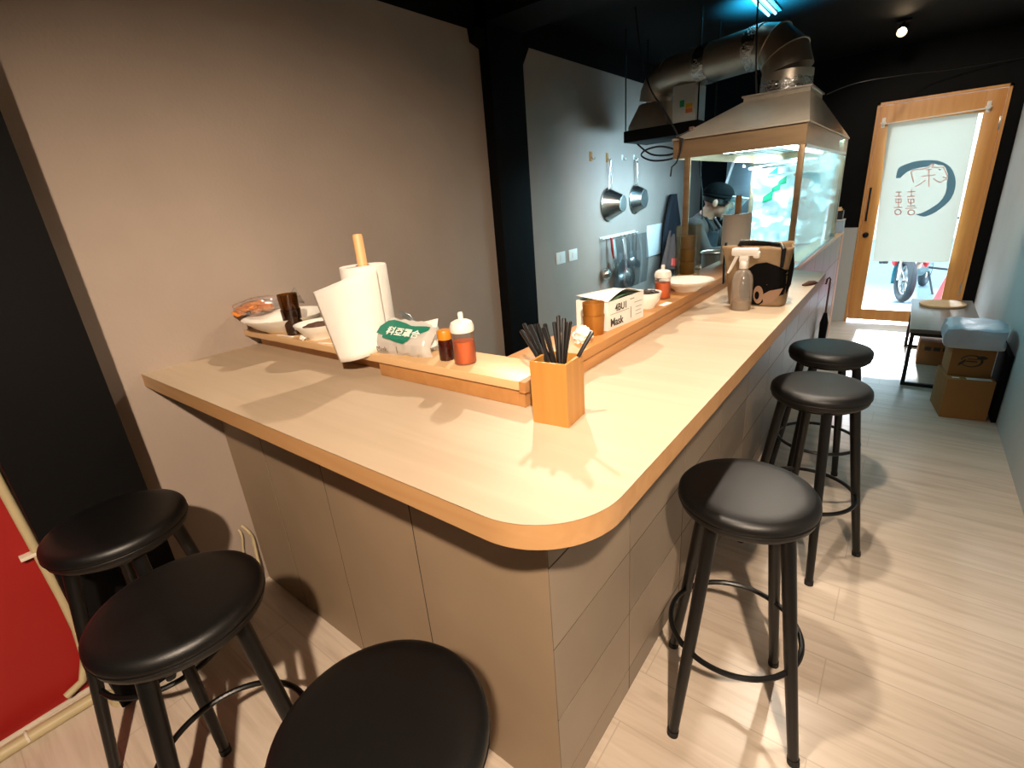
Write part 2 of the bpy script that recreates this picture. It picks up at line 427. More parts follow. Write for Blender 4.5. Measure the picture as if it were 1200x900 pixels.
BRUSH= [(-0.171, 1.397), (-0.171, 1.453), (-0.163, 1.491), (-0.116, 1.512), (-0.058, 1.529), (0.001, 1.533), (0.055, 1.529), (0.109, 1.519), (0.16, 1.496), (0.201, 1.463), (0.228, 1.427), (0.253, 1.374), (0.266, 1.329), (0.272, 1.278), (0.268, 1.228), (0.258, 1.184), (0.236, 1.146), (0.205, 1.109), (0.173, 1.078), (0.139, 1.056), (0.104, 1.041), (0.076, 1.044), (0.028, 1.064), (0.071, 1.073), (0.115, 1.101), (0.153, 1.132), (0.181, 1.159), (0.201, 1.197), (0.212, 1.238), (0.212, 1.283), (0.205, 1.328), (0.208, 1.366), (0.2, 1.398), (0.178, 1.45), (0.158, 1.474), (0.121, 1.481), (0.081, 1.501), (0.043, 1.475), (-0.021, 1.47), (-0.063, 1.46), (-0.094, 1.445), (-0.118, 1.422), (-0.137, 1.396)]
HORSE= [[(-0.032, 1.35), (-0.05, 1.396), (-0.065, 1.439), (-0.052, 1.457), (0.024, 1.459), (0.06, 1.469), (0.076, 1.498), (0.088, 1.491), (0.081, 1.465), (0.161, 1.458), (0.177, 1.425), (0.202, 1.379), (0.193, 1.364), (0.172, 1.377)], [(0.108, 1.368), (0.133, 1.347), (0.157, 1.332), (0.18, 1.346), (0.205, 1.359)], [(0.018, 1.396), (0.066, 1.398), (0.114, 1.4)], [(0.061, 1.446), (0.086, 1.303)], [(0.051, 1.361), (0.023, 1.334), (-0.013, 1.31)], [(0.042, 1.45), (0.079, 1.449)]]
TEXT= [[(-0.061, 1.268), (-0.008, 1.268)], [(-0.039, 1.29), (-0.029, 1.23)], [(-0.06, 1.228), (-0.005, 1.227)], [(-0.05, 1.204), (-0.008, 1.203), (0.0, 1.174), (-0.022, 1.166), (-0.043, 1.177), (-0.05, 1.204)], [(-0.029, 1.203), (-0.019, 1.142)], [(-0.043, 1.142), (0.01, 1.142)], [(-0.052, 1.122), (0.027, 1.123)], [(-0.149, 1.273), (-0.111, 1.272)], [(-0.129, 1.273), (-0.123, 1.235)], [(-0.149, 1.234), (-0.105, 1.234)], [(-0.142, 1.211), (-0.102, 1.209), (-0.096, 1.177), (-0.136, 1.178), (-0.142, 1.211)], [(-0.121, 1.209), (-0.11, 1.132)], [(-0.145, 1.135), (-0.085, 1.134)], [(0.016, 1.083), (0.016, 1.074), (0.012, 1.067), (0.005, 1.062), (-0.004, 1.061), (-0.013, 1.063), (-0.022, 1.068), (-0.028, 1.076), (-0.032, 1.085), (-0.031, 1.094), (-0.027, 1.101), (-0.02, 1.106), (-0.011, 1.107), (-0.002, 1.105), (0.006, 1.099), (0.013, 1.092), (0.016, 1.083)], [(-0.084, 1.091), (-0.084, 1.083), (-0.088, 1.075), (-0.095, 1.071), (-0.104, 1.069), (-0.114, 1.071), (-0.123, 1.077), (-0.129, 1.085), (-0.132, 1.094), (-0.132, 1.103), (-0.128, 1.11), (-0.121, 1.115), (-0.112, 1.116), (-0.102, 1.114), (-0.093, 1.108), (-0.087, 1.1), (-0.084, 1.091)]]
EYE= [(0.127, 1.443), (0.137, 1.448), (0.15, 1.439), (0.14, 1.433)]

def cpl(dy):
    def f(x, z):
        v = (1.872-z)/1.245; x0 = -.300+v*.062; x1 = .318+v*.022
        return V((x, curt((x-x0)/(x1-x0), v).y-dy, z))
    return f
pl = cpl(.0025)
b = MB(); n_ = 22
# the ring is a ribbon between its outer and inner edge
O_, I_ = BRUSH[:n_], list(reversed(BRUSH[n_:]))
def along(p, t):
    k = t*(len(p)-1); i = min(int(k), len(p)-2); f = k-i
    return (p[i][0]+(p[i+1][0]-p[i][0])*f, p[i][1]+(p[i+1][1]-p[i][1])*f)
b.grid(lambda u, v: pl(along(O_, u)[0]*(1-v)+along(I_, u)[0]*v, along(O_, u)[1]*(1-v)+along(I_, u)[1]*v), 48, 3)
obj('brush_ring', b, M['blue'], cu)
b = MB(); strokes(b, HORSE, .0042, cpl(.0035)); obj('horse_drawing', b, M['redline'], cu)
b = MB(); strokes(b, TEXT, .0042, cpl(.0035)); obj('curtain_lettering', b, M['redline'], cu)
b = MB(); b.quad(*[cpl(.0035)(*p) for p in EYE]); obj('horse_eye', b, M['blue'], cu)

# ------------------------------------------------------------------ counter
ZT = 1.008
R_ = .155; ex, ey = -.292, .452
poly = [(XL, ey)]
for k in range(15):
    a = -PI/2+k*(PI/2)/14; poly.append((ex-R_+R_*math.cos(a), ey+R_+R_*math.sin(a)))
poly += [(ex, 2.90), (-.335, 2.935), (-.47, 2.995), (-.80, 2.995), (-.80, .965), (XL, .965)]
ct = thing('countertop', 'pale wooden L-shaped countertop with a rounded corner and honey edge', 'countertop', (-.6, .8, ZT-.045))
b = MB(); b.prism(poly, .0448, (0,0,ZT-.045)); obj('core_board', b, M['edge'], ct, angle=40)
b = MB(); b.prism(poly, .0012, (0,0,ZT-.0012)); obj('laminate', b, M['top'], ct, angle=40)
YP, XP = .643, -.472
cb = thing('bar_counter', 'tiled counter front carrying the pale L-shaped countertop', 'counter', (-.6, .8, 0))
b = MB(); b.box((XL+.001, YP+.0012, 0), (XP-.0012, YP+.10, ZT-.0455)); b.box((XP-.10, YP+.0012, 0), (XP-.0012, 5.46, ZT-.0455)); obj('backing', b, M['grout'], cb, smooth=False)
b = MB(); xs = [XP, -.896, -1.303, -1.68, XL+.001]
for a, c in zip(xs, xs[1:]): b.box((c+.0024, YP, .003), (a-.0024 if a != XP else a, YP+.0011, ZT-.046))
obj('front_boards', b, M['board'], cb, smooth=False)
b = MB(); ys = [YP+.0015, 1.03, 1.455, 1.868, 2.28, 2.70, 3.12, 3.54, 3.96, 4.38, 4.80, 5.22, 5.46]; zs = [.003, .09, .31, .53, .752, ZT-.046]
for y0, y1 in zip(ys, ys[1:]):
    for z0, z1 in zip(zs, zs[1:]): b.box((XP-.0011, y0+.0022, z0+.0022), (XP, y1-.0022, z1-.0022))
obj('side_tiles', b, M['tile'], cb, smooth=False)
obj('end_post', MB().box((XP-.10, 5.46, 0), (XP+.004, 5.59, ZT-.046), bevel=.003), M['postw'], cb)
obj('cap_strip', MB().box((XP-.12, 3.0, ZT-.0455), (XP+.004, 5.59, ZT-.03), bevel=.003), M['shelfw'], cb)

# ledge along the inner edge of the counter
ZS = 1.073
sh = thing('counter_ledge', 'raised wooden ledge running round the inner edge of the countertop', 'shelf', (-.7, .9, ZT))
obj('short_board', MB().box((XL+.002, .815, 1.051), (-.646, .958, ZS), bevel=.0012), M['shelfw'], sh)
obj('short_riser', MB().box((-1.165, .822, ZT+.0005), (-.655, .94, 1.0505), bevel=.001), M['shelfshade'], sh)
obj('recessed_riser', MB().box((XL+.03, .858, ZT+.0005), (-1.166, .94, 1.0505), bevel=.001), M['shelfshade'], sh)
obj('long_board', MB().box((-.792, .9585, 1.047), (-.628, 2.97, ZS), bevel=.0012).box((-.6455, .815, 1.047), (-.628, .958, ZS)), M['shelfshade'], sh)
obj('long_riser', MB().box((-.785, .942, ZT+.0005), (-.636, 2.95, 1.0465), bevel=.001).box((-.6545, .822, ZT+.0005), (-.636, .9415, 1.0465)), M['shelfshade'], sh)

# ------------------------------------------------------------------ stools
def make_stool(name, label, x, y, a0):
    t = thing(name, label, 'stool', (0,0,0), 'black round bar stools')
    prof = [(0,.682), (.135,.682), (.152,.684), (.158,.690), (.1600,.700), (.1595,.706), (.1625,.709), (.1635,.716), (.162,.726), (.156,.734), (.146,.7385), (.12,.7405), (.06,.742), (0,.7425)]
    obj('seat', MB().lathe(prof, (0,0,0), 64), M['leather'], t, angle=60)
    b = MB(); b.tube([(.1625*math.cos(k*PI/32), .1625*math.sin(k*PI/32), .7075) for k in range(64)], .0016, 6, True); obj('seat_piping', b, M['leather'], t)
    b = MB(); b.lathe([(0,.668), (.128,.668), (.130,.672), (.130,.682), (0,.682)], (0,0,0), 40); obj('seat_plate', b, M['blackmetal'], t)
    for k in range(4):
        a = math.radians(a0+90*k); dx, dy = math.cos(a), math.sin(a)
        b = MB(); b.tube([(.118*dx, .118*dy, .672), (.166*dx, .166*dy, .335), (.214*dx, .214*dy, .012)], [.0175, .0160, .0135], 16)
        lg = obj('leg', b, M['blackmetal'], t)
        b = MB(); b.tube([(.2135*dx, .2135*dy, .018), (.2158*dx, .2158*dy, .0)], [.0155, .0155], 14); obj('foot_cap', b, M['rubber'], lg)
    b = MB(); b.tube([(.168*math.cos(k*PI/32), .168*math.sin(k*PI/32), .285) for k in range(64)], .0075, 10, True); obj('foot_ring', b, M['blackmetal'], t)
    t.location = (x, y, 0)
    return t
def place_stool(src, label, x, y, rz):
    t = copy_tree(src); t.location = (x, y, 0); t.rotation_euler = (0,0,math.radians(rz)); t['label'] = label; return t
st = make_stool('bar_stool', 'black bar stool on the aisle side nearest the rounded counter corner', -.222, 1.17, -25)
place_stool(st, 'middle one of three black bar stools lined along the tiled aisle side', -.170, 2.01, 45)
place_stool(st, 'black bar stool farthest along the aisle, closest to the glass door', -.197, 2.52, 2)
place_stool(st, 'black bar stool before the front panel, between pillar stool and camera-side stool', -1.088, .172, 60)
place_stool(st, 'black bar stool with its seat cut off by the bottom of the photo', -.512, .248, 37)
place_stool(st, 'black bar stool standing in shade against the black pillar and red wall', -1.575, .190, 25)

# ------------------------------------------------------------------ things on the short ledge
# bag of crisps at the wall
t = thing('snack_bag', 'clear plastic bag of orange crisps on the ledge against the grey wall', 'snack bag', (-1.93, .87, ZS))
b = MB()
for k in range(22): b.blob((-1.945+random.uniform(-.018,.02), .84+random.uniform(-.05,.10), ZS+.066+random.uniform(0,.032)), .020, 2, .35, 2.5, (1.2,1,.45), k)
obj('crisps', b, M['cracker'], t)
b = MB(); b.blob((-1.94, .87, ZS+.088), .052, 4, .2, 2.2, (.75,1.75,.62), 5); b.tube([(-1.94,.96,ZS+.090), (-1.93,1.0,ZS+.100), (-1.92,1.03,ZS+.112)], [.018,.006,.022], 10); obj('bag_film', b, M['film'], t)
# bowls
def bowl(name, label, c, prof, group=None, seg=48):
    t = thing(name, label, 'bowl', c, group)
    obj('bowl_body', MB().lathe(prof, c, seg), M['ceramic'], t, angle=50)
    return t
bowl('serving_bowl', 'wide shallow white bowl on the ledge beside the bag of crisps', (-1.812, .902, ZS),
     [(0,.0), (.075,.0), (.080,.004), (.110,.022), (.146,.052), (.149,.056), (.145,.056), (.108,.028), (.075,.012), (0,.010)])
t = bowl('small_bowl', 'small white bowl of braised filling behind the paper towel sheet', (-1.545, .882, ZS),
     [(0,.0), (.046,.0), (.048,.006), (.066,.024), (.084,.048), (.085,.051), (.082,.051), (.062,.028), (.045,.012), (0,.010)])
b = MB(); b.blob((-1.545, .882, ZS+.030), .062, 4, .12, 6, (1,1,.34), 3); obj('filling', b, M['brown'], t)
# tumblers, one standing in the other
tum = [(0,.0), (.0285,.0), (.0295,.004), (.034,.09), (.0325,.09), (.0280,.008), (0,.008)]
o = obj('tumbler', MB().lathe(tum, (-1.694, .868, ZS), 28), M['tint2'], base=(-1.694,.868,ZS)); tag(o, 'lower of two nested brown glass tumblers beside the wide white bowl', 'glass', 'brown glass tumblers')
o = obj('tumbler', MB().lathe([(r*1.0, z) for r, z in tum], (-1.694, .868, ZS+.054), 28), M['tint'], base=(-1.694,.868,ZS+.054)); tag(o, 'upper of two nested brown glass tumblers beside the wide white bowl', 'glass', 'brown glass tumblers')
# paper bits
def crumple(name, label, c, r, seed, cat='tissue', sc=(1,1,.8)):
    o = obj(name, MB().blob((c[0], c[1], c[2]+r*sc[2]*.8), r, 4, .5, 2.4, sc, seed), M['tissue'], base=c, angle=25); return tag(o, label, cat)
crumple('crumpled_tissue', 'tiny crumpled tissue on the ledge between tumblers and small bowl', (-1.572, .827, ZS), .011, 2)
for (p0, p1), lab in (((( -1.745, .826), (-1.655, .835)), 'white paper straw sleeve on the ledge in front of the tumblers'), (((-1.475, .824), (-1.40, .838)), 'white paper straw sleeve on the ledge in front of the small bowl')):
    dx, dy = p1[0]-p0[0], p1[1]-p0[1]; L = math.hypot(dx, dy); nx, ny = -dy/L*.004, dx/L*.004
    b = MB(); b.prism([(p0[0]+nx, p0[1]+ny), (p0[0]-nx, p0[1]-ny), (p1[0]-nx, p1[1]-ny), (p1[0]+nx, p1[1]+ny)], .0015, (0,0,ZS+.0003))
    tag(obj('paper_sleeve', b, M['paper'], base=(p0[0], p0[1], ZS), smooth=False), lab, 'paper', 'paper sleeves on the ledge')
# paper towel
def towel(label, c, sheet):
    t = thing('paper_towel_holder', label, 'paper towel', c, 'paper towel holders')
    x, y, z = c
    b = MB(); b.lathe([(0,0), (.062,0), (.064,.004), (.062,.010), (0,.010)], c, 32); obj('base_plate', b, M['dowel'], t)
    b = MB(); b.lathe([(.0145,.010), (.0145,.326), (.0125,.331), (0,.332)], c, 20); obj('wooden_rod', b, M['dowel'], t)
    b = MB(); b.lathe([(.021,.012), (.066,.012), (.0675,.016), (.0675,.239), (.066,.243), (.021,.243), (.021,.012)], c, 48); obj('towel_roll', b, M['paper'], t)
    b = MB(); b.lathe([(.0195,.012), (.0208,.012), (.0208,.2435), (.0195,.2435), (.0195,.012)], c, 28); obj('cardboard_core', b, M['carton'], t)
    if sheet:
        def f(u, v):
            # comes off the near side of the roll and hangs out to the left over the ledge
            q0, q1, q2 = V((x+.0695, y-.004)), V((x+.064, y-.108)), V((x-.104, y-.116))
            p = q0*(1-u)**2+q1*2*u*(1-u)+q2*u*u
            top = z+.242-.062*u**1.3; bot = z+.013-.040*u
            return V((p.x+.072*u*v, p.y+.004*math.sin(u*6)*v, top*(1-v)+bot*v))
        b = MB(); b.grid(f, 30, 12); obj('hanging_sheet', b, M['paper'], t, solid=.0006)
    return t
towel('paper towel roll on a wooden stand, its loose sheet hanging over the ledge', (-1.255, .890, ZS), True)
towel('paper towel roll on a wooden stand, standing behind the tan tote bag', (-.690, 2.74, ZS), False)
# mask pack (soft plastic bag)
t = thing('mask_pack', 'soft white plastic mask pack with a green printed band', 'mask pack', (-1.08, .87, ZS))
ang = math.radians(7); ox, oy = -1.175, .829; ux, uy = V((math.cos(ang), math.sin(ang), 0)), V((-math.sin(ang), math.cos(ang), 0))
L_ = .192
def pk(s, prof):  # s along, prof (depth, height)
    return V((ox, oy, ZS))+ux*s*L_+uy*prof[0]+V((0,0,prof[1]))
PROF = [(.002,.0), (-.003,.012), (-.004,.040), (.004,.055), (.048,.088), (.058,.093), (.070,.088), (.086,.05), (.088,.012), (.082,.0)]
def packf(u, v):
    k = v*(len(PROF)-1); i = min(int(k), len(PROF)-2); f = k-i
    d = PROF[i][0]*(1-f)+PROF[i+1][0]*f; h = PROF[i][1]*(1-f)+PROF[i+1][1]*f
    e = min(u, 1-u); sq = min(1, (e/.06))**.5 if e < .06 else 1
    d = .042+(d-.042)*(.55+.45*sq); h = h*(.72+.28*sq)
    nz = .0035*noise.noise(V((u*9, v*7, 1))) if not (.3 < v < .46) else 0
    h *= (1-.10*u)
    return pk(u, (d+nz, max(h+nz, 0)))
b = MB(); b.grid(packf, 40, 36)
b.b.verts.ensure_lookup_table()
obj('pack_body', b, M['softplastic'], t)
b = MB(); b.grid(lambda u, v: pk(.04+u*.92, (.012+v*.06, .004+(.060 if .1 < v < .8 else .03)*min(1, 8*min(u, 1-u)+.3)*(.9+.1*math.sin(u*20)))), 24, 8); obj('folded_masks', b, M['paper'], t)
def slope(u, w, lift=.0022):   # point on the sloping upper face; w 0 bottom 1 top
    return pk(u, (.004+.044*w, (.055+.033*w)*(1-.10*u)))+V((0,0,lift))-uy*lift
def front(u, h, lift=.0018): return pk(u, (-.004-lift, h))
BAND = [(.0,.10,.55), (.10,.05,.95), (.22,-.05,1.05), (.35,-.15,1.0), (.5,-.30,.92), (.62,-.35,.80), (.70,-.10,.80), (.80,.15,.84), (.92,.45,.88), (1.0,.62,.86)]
def bandf(u, v):
    k = u*(len(BAND)-1); i = min(int(k), len(BAND)-2); f = k-i
    s = BAND[i][0]*(1-f)+BAND[i+1][0]*f; lo = BAND[i][1]*(1-f)+BAND[i+1][1]*f; hi = BAND[i][2]*(1-f)+BAND[i+1][2]*f
    w = lo*(1-v)+hi*v
    if w < 0: return front(.03+s*.92, (.055+w*.04)*(1-.10*s), .003)
    return slope(.03+s*.92, w, .0028)
b = MB(); b.grid(bandf, 36, 8); obj('green_band', b, M['green'], t)
sd = (slope(.5,1)-slope(.5,0)).normalized()
text_mesh('科亞罩合', .030, slope(.22, .12, .0040), (ux+V((0,0,-.06))).normalized(), sd, M['paper'], 'pack_lettering', t, lift=.0008, weight=.0006)
text_mesh('Mask', .020, front(.06, .012), ux, (0,0,1), M['greyink'], 'pack_lettering', t, lift=.004)
text_mesh('\u4e28', .020, front(.42, .012), ux, (0,0,1), M['greyink'], 'pack_lettering', t, lift=.004)
b = MB()
b.grid(lambda u, v: pk(.50+u*.52, (.052+.010*v+.004*math.sin(u*6), (.084+v*(.006+.030*max(0, u-.35)))*(1-.10*(.5+u*.5)))), 16, 4); obj('torn_flap', b, M['paper'], t)
o = obj('spoon', MB().tube([(-1.165,.925,ZS+.100), (-1.15,.925,ZS+.097), (-1.13,.928,ZS+.088), (-1.11,.93,ZS+.075), (-1.09,.935,ZS+.0025)], [.004,.008,.009,.006,.004], 10), M['enamelgrey'], base=(-1.09,.935,ZS)); tag(o, 'grey spoon handle poking up behind the green banded mask pack', 'spoon')
# sauce bottles
t = thing('soy_jar', 'little dark soy jar with an amber lid beside the mask pack', 'jar', (-.929, .872, ZS))
obj('jar_body', MB().lathe([(0,0), (.0185,0), (.0195,.003), (.0195,.050), (.018,.056), (0,.056)], (-.929,.872,ZS), 24), M['brownliq'], t)
obj('jar_lid', MB().lathe([(.0175,.0562), (.0192,.057), (.0192,.078), (.0175,.081), (0,.081)], (-.929,.872,ZS), 24), M['orangecap'], t)
def squeeze(label, c, fill, h=.134):
    t = thing('sauce_bottle', label, 'sauce bottle', c, 'squeeze bottles of orange sauce')
    k = h/.134
    obj('sauce', MB().lathe([(0,.003), (.0265,.003), (.0278,.006), (.0278,fill), (0,fill)], c, 28), M['sauce'], t)
    obj('bottle_body', MB().lathe([(0,0), (.0272,0), (.0292,.004), (.0292,.080*k), (.0282,.086*k)], c, 32), M['bottle'], t)
    obj('cap', MB().lathe([(.0300,.084*k), (.0308,.086*k), (.0308,.098*k), (.027,.108*k), (.018,.113*k), (.0075,.115*k), (.0065,.119*k), (.0072,.128*k), (.0055,.133*k), (0,.134*k)], c, 32), M['plasticw'], t)
    return t
squeeze('squeeze bottle half full of orange sauce beside the soy jar', (-.861, .872, ZS), .060)
squeeze('squeeze bottle of orange sauce behind the small bowl of black fungus', (-.700, 1.80, ZS), .058, .124)

# ------------------------------------------------------------------ chopsticks
a5 = math.radians(6)
cx, cy = -.538, .8125
def chp(x, y): return (cx+x*math.cos(a5)-y*math.sin(a5), cy+x*math.sin(a5)+y*math.cos(a5))
H_ = .0415; W_ = .006; HB = .137
t = thing('chopstick_box', 'square bamboo box of black chopsticks standing on the counter', 'chopstick box', (cx, cy, ZT))
b = MB()
Rz = Matrix.Rotation(a5, 3, 'Z')
for lo, hi in (((-H_,-H_,.0), (H_,-H_+W_,HB)), ((-H_,H_-W_,.0), (H_,H_,HB)), ((-H_,-H_+W_,.0), (-H_+W_,H_-W_,HB)), ((H_-W_,-H_+W_,.0), (H_,H_-W_,HB)), ((-H_+W_,-H_+W_,.0), (H_-W_,H_-W_,.006))):
    b.box((cx+lo[0], cy+lo[1], ZT+lo[2]), (cx+hi[0], cy+hi[1], ZT+hi[2]), rot=a5, pivot=(cx, cy, ZT))
obj('box_body', b, M['bamboo'], t, smooth=False)
sticks = []
tips = [(-.095,.035,.195,0), (-.088,.010,.187,0), (-.075,.045,.192,0), (-.072,.022,.197,0), (-.058,.030,.198,0), (-.050,.050,.193,0), (-.040,.030,.199,0), (-.034,.012,.196,0), (-.020,.035,.203,0), (-.012,.040,.216,0), (.004,.035,.212,0), (.014,.025,.190,0), (.020,.030,.208,0), (.022,.018,.210,0), (.064,.040,.186,1)]
for i, (tx, ty, tz, kk) in enumerate(tips):
    bx = max(-.030, min(.030, .012-tx*.34)) if not kk else -.026
    by = max(-.030, min(.030, -ty*.35+random.uniform(-.014,.012)))
    p0 = chp(bx, by); p1 = chp(tx, ty)
    A, B = V((p0[0], p0[1], ZT+.0075)), V((p1[0], p1[1], ZT+tz))
    b = MB(); b.tube([A, A.lerp(B, .5), A.lerp(B, .985), B], [.0022, .0038, .0048, .0036], 8)
    lab = 'black chopstick leaning out to the right of the bamboo box' if kk else 'black chopstick in the bunch standing in the bamboo box'
    o = obj('chopstick', b, M['chop'], base=A); tag(o, lab, 'chopstick', 'chopsticks in the bamboo box')

# ------------------------------------------------------------------ things on the long ledge
crumple('crumpled_tissue', 'crumpled white tissue ball on the ledge behind the chopstick box', (-.672, 1.152, ZS), .026, 9, sc=(1,.9,1.0))
def cup(c, lab, z0, m):
    o = obj('bronze_cup', MB().lathe([(0,0), (.0270,0), (.0285,.003), (.0322,.058), (.0305,.058), (.0265,.006), (0,.006)], (c[0], c[1], z0), 32), M[m], base=(c[0], c[1], z0)); tag(o, lab, 'cup', 'bronze cups on the ledge')
cup((-.688, 1.244), 'lower of two nested bronze cups beside the white mask box', ZS, 'bronze')
cup((-.688, 1.244), 'upper of two nested bronze cups beside the white mask box', ZS+.036, 'bronze')
# mask box
t = thing('mask_box', 'white cardboard mask box with its lid ajar on the ledge', 'mask box', (-.72, 1.40, ZS))
am = math.radians(-6); mo = V((-.664, 1.283, ZS)); my = V((-math.sin(am), math.cos(am), 0)); mx_ = V((-math.cos(am), -math.sin(am), 0))
LB, WB, HBx = .208, .112, .086
def mb_(a, w, h): return mo+my*a+mx_*w+V((0,0,h))
b = MB()
th = .0015
b.quad(mb_(0,0,.0003), mb_(LB,0,.0003), mb_(LB,WB,.0003), mb_(0,WB,.0003))
for q in (((0,0),(LB,0)), ((LB,0),(LB,WB)), ((LB,WB),(0,WB)), ((0,WB),(0,0))):
    (a0, w0), (a1, w1) = q
    b.quad(mb_(a0,w0,.0003), mb_(a1,w1,.0003), mb_(a1,w1,HBx), mb_(a0,w0,HBx))
obj('box_body', b, M['plasticw'], t, smooth=False, solid=.0012)
b = MB(); b.grid(lambda u, v: mb_(u*LB, -.002+v*(WB+.002), HBx+.002+(.022*math.sin(min(1, u/.9)*PI)**1.2)*(1-v)**1.0+.012*(v)*(1-u)), 16, 6); obj('box_lid', b, M['plasticw'], t, solid=.001)
b = MB(); b.grid(lambda u, v: mb_(.008+u*(LB-.016), .006+v*(WB-.012), .078+.012*math.sin(u*PI)*(1-v)), 10, 6); obj('green_masks', b, M['greenin'], t)
text_mesh('Mask', .034, mb_(.014, 0, .010), my, (0,0,1), M['ink'], 'box_lettering', t, lift=.0016, weight=.0005)
text_mesh('4BU1', .030, mb_(.040, 0, .052), my, (0,0,1), M['ink'], 'box_lettering', t, lift=.0016, weight=.0004)
b = MB()
for (a0, h0, a1, h1) in ((.128,.014,.131,.050),):
    b.quad(mb_(a0,-.0018,h0), mb_(a1,-.0018,h0), mb_(a1,-.0018,h1), mb_(a0,-.0018,h1))
obj('printed_bar', b, M['ink'], t, smooth=False)
b = MB()
for (a0, h0, a1, h1) in ((.014,.0455,.118,.0468), (.125,.072,.150,.0745), (.158,.018,.196,.0195), (.158,.030,.190,.0315), (.158,.042,.196,.0435), (.150,.058,.198,.0595)):
    b.quad(mb_(a0,-.0016,h0), mb_(a1,-.0016,h0), mb_(a1,-.0016,h1), mb_(a0,-.0016,h1))
obj('printed_lines', b, M['greyink'], t, smooth=False)
# small bowl with black fungus
t = bowl('condiment_bowl', 'small white bowl of black fungus right behind the mask box', (-.690, 1.625, ZS),
     [(0,0), (.030,0), (.032,.004), (.046,.030), (.052,.052), (.0515,.055), (.049,.054), (.042,.030), (.028,.010), (0,.008)])
b = MB(); b.blob((-.690,1.625,ZS+.044), .042, 4, .30, 4, (1,1,.42), 8); obj('filling', b, M['darkfood'], t)
o = obj('label_slip', MB().prism([(-.640,1.66), (-.632,1.72), (-.655,1.725), (-.660,1.665)], .001, (0,0,ZS+.0003)), M['paper'], base=(-.645,1.69,ZS), smooth=False); tag(o, 'white paper slip lying on the ledge beside the sauce bottle', 'paper')
bowl('shallow_bowl', 'shallow white bowl overhanging the long ledge before the tinted canister', (-.668, 1.965, ZS),
     [(0,0), (.045,0), (.048,.004), (.078,.026), (.104,.040), (.105,.043), (.101,.043), (.074,.030), (.044,.010), (0,.009)])
# acrylic canister of stacked bowls
c = (-.742, 2.19, ZS)
t = thing('canister', 'tall clear acrylic canister holding stacked olive cups', 'canister', c)
b = MB(); b.box((c[0]-.041, c[1]-.041, ZS), (c[0]+.041, c[1]+.041, ZS+.004)); 
for lo, hi in (((-.041,-.041), (.041,-.0385)), ((-.041,.0385), (.041,.041)), ((-.041,-.0385), (-.0385,.0385)), ((.0385,-.0385), (.041,.0385))):
    b.box((c[0]+lo[0], c[1]+lo[1], ZS+.004), (c[0]+hi[0], c[1]+hi[1], ZS+.236))
obj('acrylic_walls', b, M['oliveglass'], t, smooth=False)
for k in range(3):
    z0 = ZS+.030+k*.054
    o = obj('olive_cup', MB().lathe([(0,0), (.028,0), (.030,.003), (.0345,.050), (.0345,.0535), (.032,.0535), (.028,.006), (0,.006)], (c[0], c[1], z0), 28), M['olivecup'], base=(c[0], c[1], z0)); tag(o, ['lowest', 'middle', 'topmost'][k]+' olive cup stacked inside the clear canister', 'cup', 'olive cups in the canister')
o = obj('cup_rest', MB().box((c[0]-.034, c[1]-.034, ZS+.0045), (c[0]+.034, c[1]+.034, ZS+.0295), bevel=.002), M['shelfw'], base=(c[0], c[1], ZS+.0045)); tag(o, 'pale block under the olive cups at the bottom of the canister', 'block')

# ------------------------------------------------------------------ tote bag and spray bottle
t = thing('tote_bag', 'tan tote bag with a large black print standing on the counter', 'bag', (-.43, 2.13, ZT))
def tote(u, v, off=0):
    # u round the bag, v height; rounded rectangle that widens upward
    w = .097+.022*v; dpt = .062+.018*v
    a = u*2*PI
    cc, ss = math.cos(a), math.sin(a); e = .42
    px = math.copysign(abs(cc)**e, cc)*(w+off); py = math.copysign(abs(ss)**e, ss)*(dpt+off)
    px += .006*math.sin(v*5+u*9)*v; py += .006*math.sin(v*4+u*12)*v
    return V((-.432+px-.012*v, 2.105+py, ZT+.001+v*(.222+.006*math.sin(u*12))))
b = MB(); b.grid(lambda u, v: tote(u, v), 64, 18, True)
b.prism([tuple((tote(k/64, 0)-V((0,0,0)))[:2]) for k in range(64)], .003, (0,0,ZT+.0005))
obj('bag_body', b, M['kraft'], t, solid=.003, angle=50)
def totep(px, pz, off):   # point on the near face, px across -1..1, pz height 0..1
    e = .42
    if px <= 1: a = -math.acos(math.copysign(abs(max(px, -1))**(1/e), px))
    else: a = -math.asin(max(0, 1-1.6*(px-1))**(1/e))
    return tote((a/(2*PI)) % 1.0, pz, off)
PR = [(-.42,.02), (-.50,.25), (-.40,.47), (-.18,.62), (.10,.72), (.42,.75), (.72,.70), (1.0,.62), (1.22,.52), (1.28,.30), (1.10,.24), (.86,.20), (.62,.14), (.40,.10), (.20,.02)]
cxx = sum(p[0] for p in PR)/len(PR); czz = sum(p[1] for p in PR)/len(PR)
def patch(poly, off, rings=6):
    b = MB(); n = len(poly); cx0 = sum(p[0] for p in poly)/n; cz0 = sum(p[1] for p in poly)/n
    def f(u, v):
        k = u*n; i = int(k) % n; g = k-int(k); p, q = poly[i], poly[(i+1) % n]
        x = p[0]*(1-g)+q[0]*g; z = p[1]*(1-g)+q[1]*g
        return totep(cx0+(x-cx0)*v, cz0+(z-cz0)*v, off)
    b.grid(lambda u, v: f(u, .02+.98*v), n*8, rings*2, True); return b
obj('black_print', patch(PR, .0045), M['toteblack'], t)
def ringpts(cx0, cz0, r): return [(cx0+r*1.05*math.cos(k*PI/10), cz0+r*math.sin(k*PI/10)) for k in range(20)]
obj('round_print', patch(ringpts(.16, .20, .155), .0058), M['totepink'], t)
obj('print_dot', patch(ringpts(.12, .19, .07), .0072), M['toteblack'], t)
